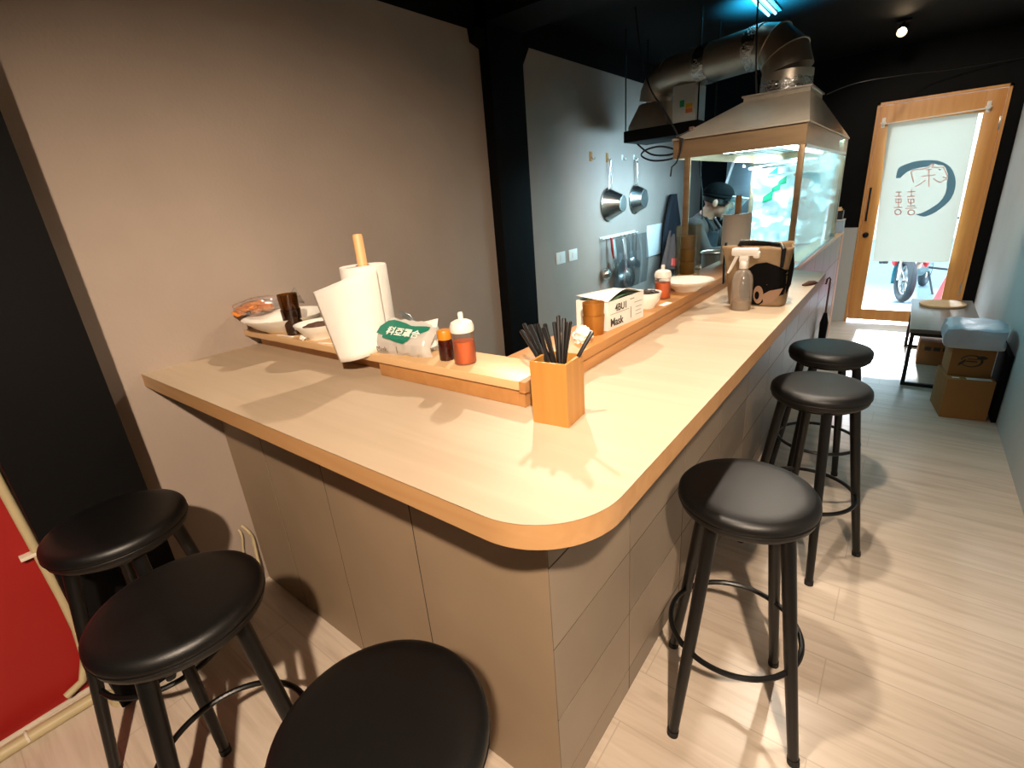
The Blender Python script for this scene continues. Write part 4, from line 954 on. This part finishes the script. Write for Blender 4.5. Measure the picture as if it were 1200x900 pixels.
b = MB(); b.tube([(XL+.072+.021*math.cos(k*PI/8), -.16, .0195+.0195*math.sin(k*PI/8)) for k in range(9)], .004, 8); obj('clip', b, M['white'], t)

# ------------------------------------------------------------------ right side: table, cartons
t = thing('low_table', 'low dark wooden table on black steel loops before the door', 'table', (.30, 4.8, 0))
TXa, TXb, TYa, TYb, TH = .112, .50, 4.29, 5.40, .42
obj('table_top', MB().box((TXa, TYa, TH-.028), (TXb, TYb, TH), bevel=.003), M['dkwood'], t)
for y in (TYa+.015, TYb-.04):
    b = MB(); w = .024
    b.box((TXa+.008, y, 0), (TXa+.008+w, y+w, TH-.0285)); b.box((TXb-.008-w, y, 0), (TXb-.008, y+w, TH-.0285)); b.box((TXa+.008+w, y, 0), (TXb-.008-w, y+w, w)); b.box((TXa+.008+w, y, TH-.0285-w), (TXb-.008-w, y+w, TH-.0285))
    obj('leg_loop', b, M['blackmetal'], t, smooth=False)
for x in (TXa+.008, TXb-.032):
    obj('side_rail', MB().box((x, TYa+.0395, TH-.0525), (x+.024, TYb-.0405, TH-.0285)), M['blackmetal'], t, smooth=False)
b = MB(); b.lathe([(0,0), (.142,0), (.145,.003), (.145,.013), (.142,.016), (0,.016)], (.305,5.17,TH+.0003), 48); o = obj('round_board', b, M['cork'], base=(.305,5.17,TH)); tag(o, 'round pale wooden board lying on the low dark table', 'board')
def carton(name, label, lo, hi, rot, m, pv=None):
    t = thing(name, label, 'carton', ((lo[0]+hi[0])/2, (lo[1]+hi[1])/2, lo[2]), 'cardboard cartons')
    obj('carton_body', MB().box(lo, hi, rot=rot, pivot=pv, bevel=.003), M[m], t); return t
r6 = math.radians(8)
c1 = carton('carton', 'lower brown carton with a white slip, bottom of the stack', (.325, 3.775, 0), (.545, 4.06, .252), r6, 'carton', (.325,3.775,0))
def rp(x, y, z, pv=(.325,3.775)):
    dx, dy = x-pv[0], y-pv[1]; return V((pv[0]+dx*math.cos(r6)-dy*math.sin(r6), pv[1]+dx*math.sin(r6)+dy*math.cos(r6), z))
b = MB(); b.quad(rp(.415,3.785,.2535), rp(.53,3.785,.2535), rp(.53,3.825,.2535), rp(.415,3.825,.2535)); obj('white_slip', b, M['paper'], c1, smooth=False)
b = MB(); b.quad(rp(.35,3.80,.2533), rp(.385,3.80,.2533), rp(.385,3.822,.2533), rp(.35,3.822,.2533)); obj('tape', b, M['paper'], c1, smooth=False)
c2_ = carton('carton', 'upper carton printed with a dark brush ring under the plastic bag', (.322, 3.850, .2525), (.520, 4.08, .43), r6*.6, 'carton', (.322,3.85,.2525))
def fr(x, z):
    a = r6*.6; dx = x-.322; return V((.322+dx*math.cos(a), 3.85+dx*math.sin(a)-.0012, z))
b = MB()
def rg(u, v):
    a = -2.6+u*5.6; r = .040-.010*v*(1-abs(u-.5)*1.2)
    return fr(.420+r*1.3*math.cos(a), .352+r*.95*math.sin(a))
b.grid(rg, 40, 2)
b.grid(lambda u, v: fr(.440+.055*u, .372+.004*math.sin(u*3)+(v-.5)*.022*math.sin(PI*min(1, u+.15))**.5), 12, 3)
b.grid(lambda u, v: fr(.362+.030*u, .325+.030*u+(v-.5)*.020), 8, 3)
b.grid(lambda u, v: fr(.395+.05*u, .350+(v-.5)*.008), 6, 2); b.grid(lambda u, v: fr(.400+.04*u, .364+(v-.5)*.005), 6, 2)
obj('brush_ring_print', b, M['ink'], c2_, smooth=False)
t = thing('plastic_bag', 'crumpled white plastic bag lying on top of the carton stack', 'bag', (.41, 3.96, .4305))
b = MB(); b.box((.268,3.80,.4315), (.545,4.12,.560), bevel=.03)
bmesh.ops.subdivide_edges(b.b, edges=b.b.edges, cuts=5, use_grid_fill=True)
for v in b.b.verts:
    n = noise.noise(v.co*11)*.018+noise.noise(v.co*26)*.007
    v.co += V((n, n*.8, max(n, -.01)*.8 if v.co.z > .45 else 0))
obj('bag_body', b, M['bagp'], t, angle=28)
o = obj('leaning_board', MB().box((.562, 3.80, .002), (.585, 4.16, .42), bevel=.003), M['black'], base=(.573,3.98,.002)); tag(o, 'thin black board standing between the carton stack and the right wall', 'board')
t = thing('carton', 'dark red-brown carton pushed under the low table', 'carton', (.29, 4.98, 0), 'cardboard cartons')
obj('carton_body', MB().box((.205, 4.86, .001), (.44, 5.16, .19), bevel=.003), M['carton2'], t)
b = MB(); 
for k in range(3): b.quad((.24+k*.055,4.8585,.12), (.28+k*.055,4.8585,.12), (.28+k*.055,4.8585,.15), (.24+k*.055,4.8585,.15))
obj('printed_marks', b, M['ink'], t, smooth=False)

# ------------------------------------------------------------------ ceiling lamps in view
t = thing('ceiling_spotlight', 'small glowing spotlight hanging from the black ceiling above the door aisle', 'spotlight', (-.26, 5.25, ZC))
b = MB(); b.lathe([(0,0), (.045,0), (.045,-.012), (0,-.012)], (-.26,5.25,ZC), 24); b.tube([(-.26,5.25,ZC-.012), (-.26,5.25,ZC-.05)], .008); obj('mount', b, M['blackmetal'], t)
ax = V((-.05,-.85,-.5)).normalized(); c0 = V((-.26,5.25,ZC-.055))
b = MB(); b.lathe([(0,-.03), (.026,-.03), (.032,-.02), (.034,.060), (.0325,.062), (.030,.050), (0,.046)], tuple(c0), 28, axis=ax); obj('lamp_head', b, M['blackmetal'], t)
b = MB(); b.lathe([(0,.0475), (.026,.0475), (.026,.052), (0,.054)], tuple(c0), 24, axis=ax); obj('lens', b, M['lens'], t)
t = thing('ceiling_tube_light', 'cyan twin tube light on the black ceiling above the duct', 'tube light', (-.92, 4.0, ZC))
b = MB(); b.box((-.965,3.48,ZC-.014), (-.865,4.14,ZC-.0005), bevel=.004); obj('fitting', b, M['enamelgrey'], t)
for x in (-.935, -.895): obj('glow_tube', MB().tube([(x,3.50,ZC-.028), (x,4.10,ZC-.028)], .008, 12), M['tube'], t)

# ------------------------------------------------------------------ the street outside
ZR = -.13
struct(obj('pavement', MB().box((-4, YF+.12, ZR-.1), (5, 7.35, -.02)), M['pave'], smooth=False))
struct(obj('street', MB().box((-14, 7.35, ZR-.1), (16, 22, ZR)), M['asphalt'], smooth=False))
struct(obj('facade', MB().box((-14, 16, ZR), (16, 16.3, 2.6)), M['bldg'], smooth=False), 'pale building front across the street')
m = thing('motorcycle', 'teal and red motorcycle parked outside beyond the glass door', 'motorcycle', (.05, 8.4, ZR))
dw = V((-.18, -1, 0)).normalized(); sd_ = V((1, -.18, 0)).normalized()   # heading toward the door
def mp_(f, s_, z): return V((.06, 8.05, ZR))-dw*f+sd_*s_+V((0,0,z))
def wheel(nm, f, R, steer):
    w = wheel_ax = (sd_*math.cos(steer)+dw*math.sin(steer)).normalized(); fwd = V((0,0,1)).cross(w)
    c = mp_(f, 0, R)
    b = MB(); b.tube([c+(R-.045)*(fwd*math.cos(k*PI/24)+V((0,0,1))*math.sin(k*PI/24)) for k in range(48)], .045, 12, True); wh = obj(nm, b, M['tyre'], m)
    b = MB(); b.tube([c+(R-.095)*(fwd*math.cos(k*PI/24)+V((0,0,1))*math.sin(k*PI/24)) for k in range(48)], .012, 8, True)
    for k in range(10):
        a = k*PI/5; b.tube([c, c+(R-.095)*(fwd*math.cos(a)+V((0,0,1))*math.sin(a))], .009, 6)
    b.lathe([(0,-.04), (.03,-.04), (.03,.04), (0,.04)], tuple(c), 16, axis=w); obj('rim', b, M['steel'], wh)
    b = MB(); b.lathe([(.05,.05), (.11,.05), (.11,.055), (.05,.055)], tuple(c), 24, axis=w); obj('brake_disc', b, M['chrome'], wh)
    return c, w, fwd
stt = math.radians(-28)
c, w, fwd = wheel('front_wheel', 0, .275, stt)
wheel('rear_wheel', 1.25, .275, 0)
b = MB()
for s in (-.075, .075): b.tube([c+w*s, c+w*s+V((0,.10,.30))*1.0, c+w*s+V((0,.20,.60))], [.018,.022,.024], 10)
obj('fork', b, M['steel'], m)
b = MB(); b.grid(lambda u, v: c+(.315)*(fwd*math.cos(-.3+u*2.3)+V((0,0,1))*math.sin(-.3+u*2.3))+w*(v-.5)*.11, 20, 4); obj('front_fender', b, M['teal'], m, solid=.006)
b = MB(); b.blob(mp_(.22,0,.66), .16, 3, .15, 3, (1.0,1.1,1.3), 2); b.blob(mp_(.55,0,.72), .19, 3, .1, 2, (.75,1.4,.7), 3); obj('fairing', b, M['teal'], m)
b = MB(); b.blob(mp_(.12,-.16,.55), .10, 3, .2, 3, (.4,1,1.2), 4); b.blob(mp_(.12,.16,.55), .10, 3, .2, 3, (.4,1,1.2), 6); obj('side_panels', b, M['redp'], m)
b = MB(); b.blob(mp_(.60,0,.42), .20, 3, .2, 4, (.8,1.3,.9), 6); obj('engine', b, M['steel'], m)
b = MB(); b.blob(mp_(1.05,0,.76), .16, 3, .05, 2, (.8,2.1,.5), 8); obj('seat', b, M['black'], m)
b = MB(); b.tube([mp_(.26,-.36,1.0), mp_(.22,-.18,1.02), mp_(.20,0,.95), mp_(.22,.18,1.02), mp_(.26,.36,1.0)], .014, 8); obj('handlebar', b, M['black'], m)
b = MB(); b.blob(mp_(.07,0,.80), .085, 3, 0, 1, (1,.7,1)); obj('headlamp', b, M['boxw'], m)
b = MB(); b.box(tuple(mp_(.20,-.30,.50)-V((.05,.04,.05))), tuple(mp_(.20,-.30,.50)+V((.05,.04,.07))), bevel=.012); b.tube([mp_(.2,-.28,.5), mp_(.4,-.06,.5)], .012, 8); b.tube([mp_(.5,.08,.38), mp_(.45,.34,.36)], .014, 8); b.tube([mp_(.7,.1,.34), mp_(.62,.22,.0)], .012, 8); obj('footrests', b, M['tyre'], m)
t = thing('traffic_cone', 'red plastic traffic cone standing outside to the right of the motorcycle', 'traffic cone', (.60, 7.75, ZR))
obj('cone_body', MB().lathe([(.27,.03), (.25,.06), (.06,.80), (.045,.82), (0,.82)], (.60,7.75,ZR), 32), M['redp'], t)
obj('cone_base', MB().box((.30,7.45,ZR+.0005), (.90,8.05,ZR+.03), bevel=.008), M['redp'], t)

# ------------------------------------------------------------------ the chef
def cap_(b, p0, p1, r0, r1):
    p0, p1 = V(p0), V(p1); n = max(2, int((p1-p0).length/(min(r0, r1)*.45)))
    for k in range(n+1):
        u = k/n; g = bmesh.ops.create_icosphere(b.b, subdivisions=2, radius=r0*(1-u)+r1*u)['verts']
        bmesh.ops.translate(b.b, vec=p0.lerp(p1, u), verts=g)
def ell(b, c, r, rot=None):
    g = bmesh.ops.create_icosphere(b.b, subdivisions=3, radius=1)['verts']
    m = rot.to_3x3() if rot else Matrix.Identity(3)
    for v in g: v.co = m @ V((v.co.x*r[0], v.co.y*r[1], v.co.z*r[2]))+V(c)
def fused(name, b, m, parent, voxel, smooth=4):
    o = obj(name, b, m, parent, smooth=True, angle=180)
    rm = o.modifiers.new('r', 'REMESH'); rm.mode = 'VOXEL'; rm.voxel_size = voxel
    sm = o.modifiers.new('s', 'SMOOTH'); sm.iterations = smooth; sm.factor = .5
    bpy.context.view_layer.update()
    dg = bpy.context.evaluated_depsgraph_get()
    me = bpy.data.meshes.new_from_object(o.evaluated_get(dg)); o.modifiers.clear(); old = o.data; o.data = me; bpy.data.meshes.remove(old)
    for p in me.polygons: p.use_smooth = True
    if not me.materials: me.materials.append(m)
    return o
pr = thing('person', 'person in dark cap, clear visor and grey shirt bending over the cooking station', 'person', (-1.3, 3.98, 0))
HC = V((-1.145, 3.975, 1.352)); HR = Matrix.Rotation(math.radians(14), 4, 'Z') @ Matrix.Rotation(math.radians(13), 4, 'Y')
def hl(x, y, z): return HC+(HR @ V((x, y, z)))
b = MB()
ell(b, hl(-.008,0,.030), (.098,.077,.092), HR); ell(b, hl(.026,0,-.035), (.062,.060,.072), HR); cap_(b, hl(.060,-.012,-.092), hl(.060,.012,-.092), .022, .022)
cap_(b, hl(.088,0,.012), hl(.106,0,-.022), .009, .014); ell(b, hl(.074,0,.030), (.020,.056,.014), HR); ell(b, hl(.082,0,-.054), (.011,.026,.010), HR)
for s in (-1, 1):
    ell(b, hl(-.012, s*.078, -.012), (.021,.012,.034), HR); ell(b, hl(.060, s*.040, -.022), (.026,.022,.020), HR)
cap_(b, hl(-.030,0,-.055), (-1.235,3.975,1.235), .056, .062)
# trunk
SH = {-1: V((-1.255,3.80,1.185)), 1: V((-1.255,4.155,1.185))}
cap_(b, (-1.265,3.975,1.16), (-1.275,3.98,1.02), .100, .105); cap_(b, (-1.275,3.98,1.02), (-1.29,3.98,.90), .105, .112)
cap_(b, (-1.27,3.88,1.165), (-1.29,3.90,.98), .085, .080); cap_(b, (-1.27,4.07,1.165), (-1.29,4.06,.98), .085, .080)
cap_(b, SH[-1], SH[1], .056, .056)
for s in (-1, 1):
    y0 = 3.98+s*.09
    cap_(b, (-1.30,y0,.88), (-1.31,y0,.48), .088, .056); cap_(b, (-1.31,y0,.48), (-1.36,y0,.10), .054, .037); cap_(b, (-1.37,y0,.045), (-1.21,y0+s*.02,.033), .040, .030)
EL = {-1: V((-1.135,3.745,.985)), 1: V((-1.120,4.22,.99))}; WR = {-1: V((-.925,3.80,1.045)), 1: V((-.93,4.12,1.045))}
for s in (-1, 1):
    cap_(b, SH[s], EL[s], .052, .041); cap_(b, EL[s], WR[s], .040, .027)
    # hand: palm, four fingers, thumb leaving the side of the palm
    w = WR[s]; f = V((.93, .08 if s < 0 else -.10, -.30)).normalized(); side = V((0, 1, 0)); side = (side-f*side.dot(f)).normalized(); dn = f.cross(side); dn = dn if dn.z < 0 else -dn
    cap_(b, w, w+f*.03, .026, .026)
    for k in range(4):
        q = (k-1.5)*.019
        cap_(b, w+f*.015+side*q*.8, w+f*.082+side*q, .0135, .0115)
        L = (.070,.080,.075,.058)[k]
        a = w+f*.085+side*q*1.08; b2 = a+(f*.80+dn*.45).normalized()*L*.5; c3 = b2+(f*.35+dn*.95).normalized()*L*.5
        cap_(b, a, b2, .0095, .0085); cap_(b, b2, c3, .0085, .0070)
    th0 = w+f*.028+side*(.030*(-s)); th1 = th0+(f*.6+side*(-s)*.55+dn*.4).normalized()*.036; th2 = th1+(f*.85+dn*.45).normalized()*.03
    cap_(b, w+f*.02+side*(.015*(-s)), th1, .0125, .0105); cap_(b, th1, th2, .0105, .0082)
fused('body', b, M['skin'], pr, .0052, 3)
b = MB()
cap_(b, (-1.265,3.975,1.16), (-1.275,3.98,1.02), .113, .118); cap_(b, (-1.275,3.98,1.02), (-1.295,3.98,.88), .118, .126)
cap_(b, (-1.27,3.88,1.165), (-1.29,3.89,.95), .098, .095); cap_(b, (-1.27,4.07,1.165), (-1.29,4.07,.95), .098, .095)
cap_(b, SH[-1], SH[1], .068, .068); cap_(b, (-1.255,3.975,1.19), (-1.24,3.975,1.228), .082, .070)
for s in (-1, 1):
    cap_(b, SH[s], EL[s], .067, .055); cap_(b, EL[s], EL[s].lerp(WR[s], .55), .055, .044)
o = fused('shirt', b, M['shirt'], pr, .010, 4)
b = MB()
for s in (-1, 1):
    y0 = 3.98+s*.09
    cap_(b, (-1.30,y0,.90), (-1.31,y0,.48), .104, .072); cap_(b, (-1.31,y0,.48), (-1.36,y0,.08), .072, .062)
fused('trousers', b, M['trouser'], pr, .012, 3)
for s in (-1, 1):
    y0 = 3.98+s*.09
    b = MB(); cap_(b, (-1.375,y0,.052), (-1.205,y0+s*.02,.044), .050, .042); sh_ = fused('shoe', b, M['black'], pr, .008, 2)
def apn(u, v):
    if v < .4: q = V((-1.130,0,1.145)).lerp(V((-1.155,0,.90)), v/.4)
    else: q = V((-1.155,0,.90)).lerp(V((-1.19,0,.46)), (v-.4)/.6)
    wd = .10+.10*min(1, v*2.5)
    a = (u-.5)*2
    return V((q.x-.10*abs(a)**2.2+.006*math.sin(a*8)*v, 3.98+a*wd, q.z))
b = MB(); b.grid(apn, 24, 28); obj('apron', b, M['apron'], pr, solid=.006)
b = MB(); b.tube([(-1.14,3.90,1.15), (-1.20,3.912,1.238), (-1.30,3.975,1.262), (-1.20,4.04,1.238), (-1.14,4.06,1.15)], .010, 8); obj('apron_strap', b, M['apron'], pr)
# cap with brim, hair, visor, eyes
b = MB()
def dome(u, v):
    a = u*2*PI; t = v*PI/2; rx, ry, rz = .108, .089, .088
    return hl(-.010+rx*math.cos(a)*math.cos(t), ry*math.sin(a)*math.cos(t), .040+rz*math.sin(t)**.85)
b.grid(dome, 40, 12, True); b.grid(lambda u, v: hl(-.010+.109*math.cos(u*2*PI), .090*math.sin(u*2*PI), .022+.022*v), 40, 2, True)
cp = obj('cap', b, M['cap'], pr, solid=.003, angle=60)
b = MB(); b.grid(lambda u, v: hl(-.010+(.105+.065*v*math.cos((u-.5)*PI)**.8)*math.cos((u-.5)*2.0), (.088+.03*v)*math.sin((u-.5)*2.0), .030-.012*v-.010*abs(u-.5)), 24, 6); obj('brim', b, M['cap'], cp, solid=.003)
b = MB()
def hairf(u, v):
    a = .75+u*(2*PI-1.5)
    return hl(-.010+.101*math.cos(a), .0815*math.sin(a), .034-v*.062*(.55+.45*abs(math.cos(a/2))))
b.grid(hairf, 36, 6); obj('hair', b, M['hair'], pr, solid=.006)
b = MB()
for s in (-1, 1): ell(b, hl(.074, s*.030, .010), (.011,.015,.008), HR)
obj('eyes', b, M['paper'], pr)
b = MB()
for s in (-1, 1): ell(b, hl(.0825, s*.030, .009), (.004,.006,.006), HR)
obj('irises', b, M['hair'], pr)
b = MB()
for s in (-1, 1): b.tube([hl(.088, s*.014, .032), hl(.090, s*.030, .036), hl(.083, s*.047, .030)], [.003,.004,.002], 6)
obj('eyebrows', b, M['hair'], pr)
b = MB()
def vis(u, v):
    a = (u-.5)*2.2; r = .205-.085*v
    return hl(-.005+r*math.cos(a), (.130-.015*v)*math.sin(a)*1.05, .050-.170*v)
b.grid(vis, 28, 8); vz = obj('visor', b, M['visor'], pr)
b = MB(); b.tube([vis(k/24, 0) for k in range(25)], .003, 8); obj('visor_rim', b, M['boxw'], vz)

# ------------------------------------------------------------------ light
def spot(name, loc, target, energy, col, size=85, blend=.35, rad=.035):
    l = bpy.data.lights.new(name, 'SPOT'); l.energy = energy; l.color = col; l.spot_size = math.radians(size); l.spot_blend = blend; l.shadow_soft_size = rad
    o = bpy.data.objects.new(name, l); COL.objects.link(o); o.location = loc
    o.rotation_euler = (V(target)-V(loc)).to_track_quat('-Z', 'Y').to_euler(); return o
WARM = (1.0, .85, .68)
spot('track_spot_aisle', (-.54, .63, 2.42), (.12, 1.5, 0), 115, WARM, 66, 1.0)
spot('track_spot_aisle', (-.37, 1.81, 2.42), (.12, 2.45, 0), 115, WARM, 60, 1.0)
spot('track_spot_aisle', (-.34, 3.1, 2.42), (-.22, 1.5, .7), 90, WARM, 56, .9)
spot('track_spot_door', (-.275, 4.4, 2.42), (.1, 6.0, .9), 70, WARM, 95, .5)
spot('track_spot_hood', (-.20, 2.3, 2.42), (-.8, 3.6, 1.9), 170, WARM, 80, .6)
spot('track_spot_near', (.52, -.58, 2.42), (-1.2, .8, .55), 450, (1.0, .79, .59), 76, .75)
spot('track_spot_kitchen', (-1.50, 2.15, 2.40), (-.75, .75, 1.0), 105, WARM, 84, .4)
spot('added_blue_glow', (-.92, 3.86, 2.28), (-.86, 3.95, 3), 520, (.02, .55, 1.0), 125, 1.0)  # added unseen spot, throws the tubes' blue glow onto the black ceiling
def area(name, loc, target, energy, col, sx, sy):
    l = bpy.data.lights.new(name, 'AREA'); l.energy = energy; l.color = col; l.shape = 'RECTANGLE'; l.size = sx; l.size_y = sy
    o = bpy.data.objects.new(name, l); COL.objects.link(o); o.location = loc
    o.rotation_euler = (V(target)-V(loc)).to_track_quat('-Z', 'Y').to_euler(); return o
area('hood_lamp', (-.70, 4.15, 1.655), (-.66, 4.3, 0), 36, (.38, .88, 1.0), .30, 1.2)
area('added_wall_fill', (-1.165, 4.25, 1.60), (-2.0, 4.6, 1.15), 30, (.42, .74, 1.0), 1.2, .06)  # added fill without a fixture, brightens the left wall with cool light
pt = area('door_portal', (.04, 6.36, 1.03), (.04, 0, 1.03), 1, (1,1,1), .66, 1.85); pt.data.cycles.is_portal = True
sl = bpy.data.lights.new('low_sun', 'SUN'); sl.energy = 7; sl.angle = math.radians(4); sl.color = (.95, .98, 1)
so = bpy.data.objects.new('low_sun', sl); COL.objects.link(so); so.rotation_euler = V((.04, -1, -.39)).to_track_quat('-Z', 'Y').to_euler(); so.location = (0, 9, 3)
w = bpy.data.worlds.new('daylight'); S.world = w; w.use_nodes = True
bg = w.node_tree.nodes['Background']; bg.inputs[0].default_value = (.64, .86, 1.0, 1); bg.inputs[1].default_value = 9.5

# ------------------------------------------------------------------ camera
f_px = 572.405
cam = bpy.data.cameras.new('camera'); cam.sensor_width = 36; cam.lens = f_px*36/1200; cam.clip_start = .02
co = bpy.data.objects.new('camera', cam); COL.objects.link(co)
Rr = ((.79010133,.60798589,-.07805799), (.15256795,-.31838797,-.93560254), (-.59368587,.72731166,-.34431792))
mw = Matrix.Identity(4)
for i in range(3):
    mw[i][0] = Rr[0][i]; mw[i][1] = -Rr[1][i]; mw[i][2] = -Rr[2][i]
mw[0][3], mw[1][3], mw[2][3] = 0, 0, 1.45
co.matrix_world = mw
S.camera = co
S.view_settings.view_transform = 'Standard'; S.view_settings.look = 'None'; S.view_settings.gamma = 1; S.view_settings.exposure = 0.0
S.view_settings.use_curve_mapping = False
S.cycles.use_denoising = True
S.cycles.max_bounces = 10; S.cycles.diffuse_bounces = 3; S.cycles.transparent_max_bounces = 16; S.cycles.sample_clamp_indirect = 8
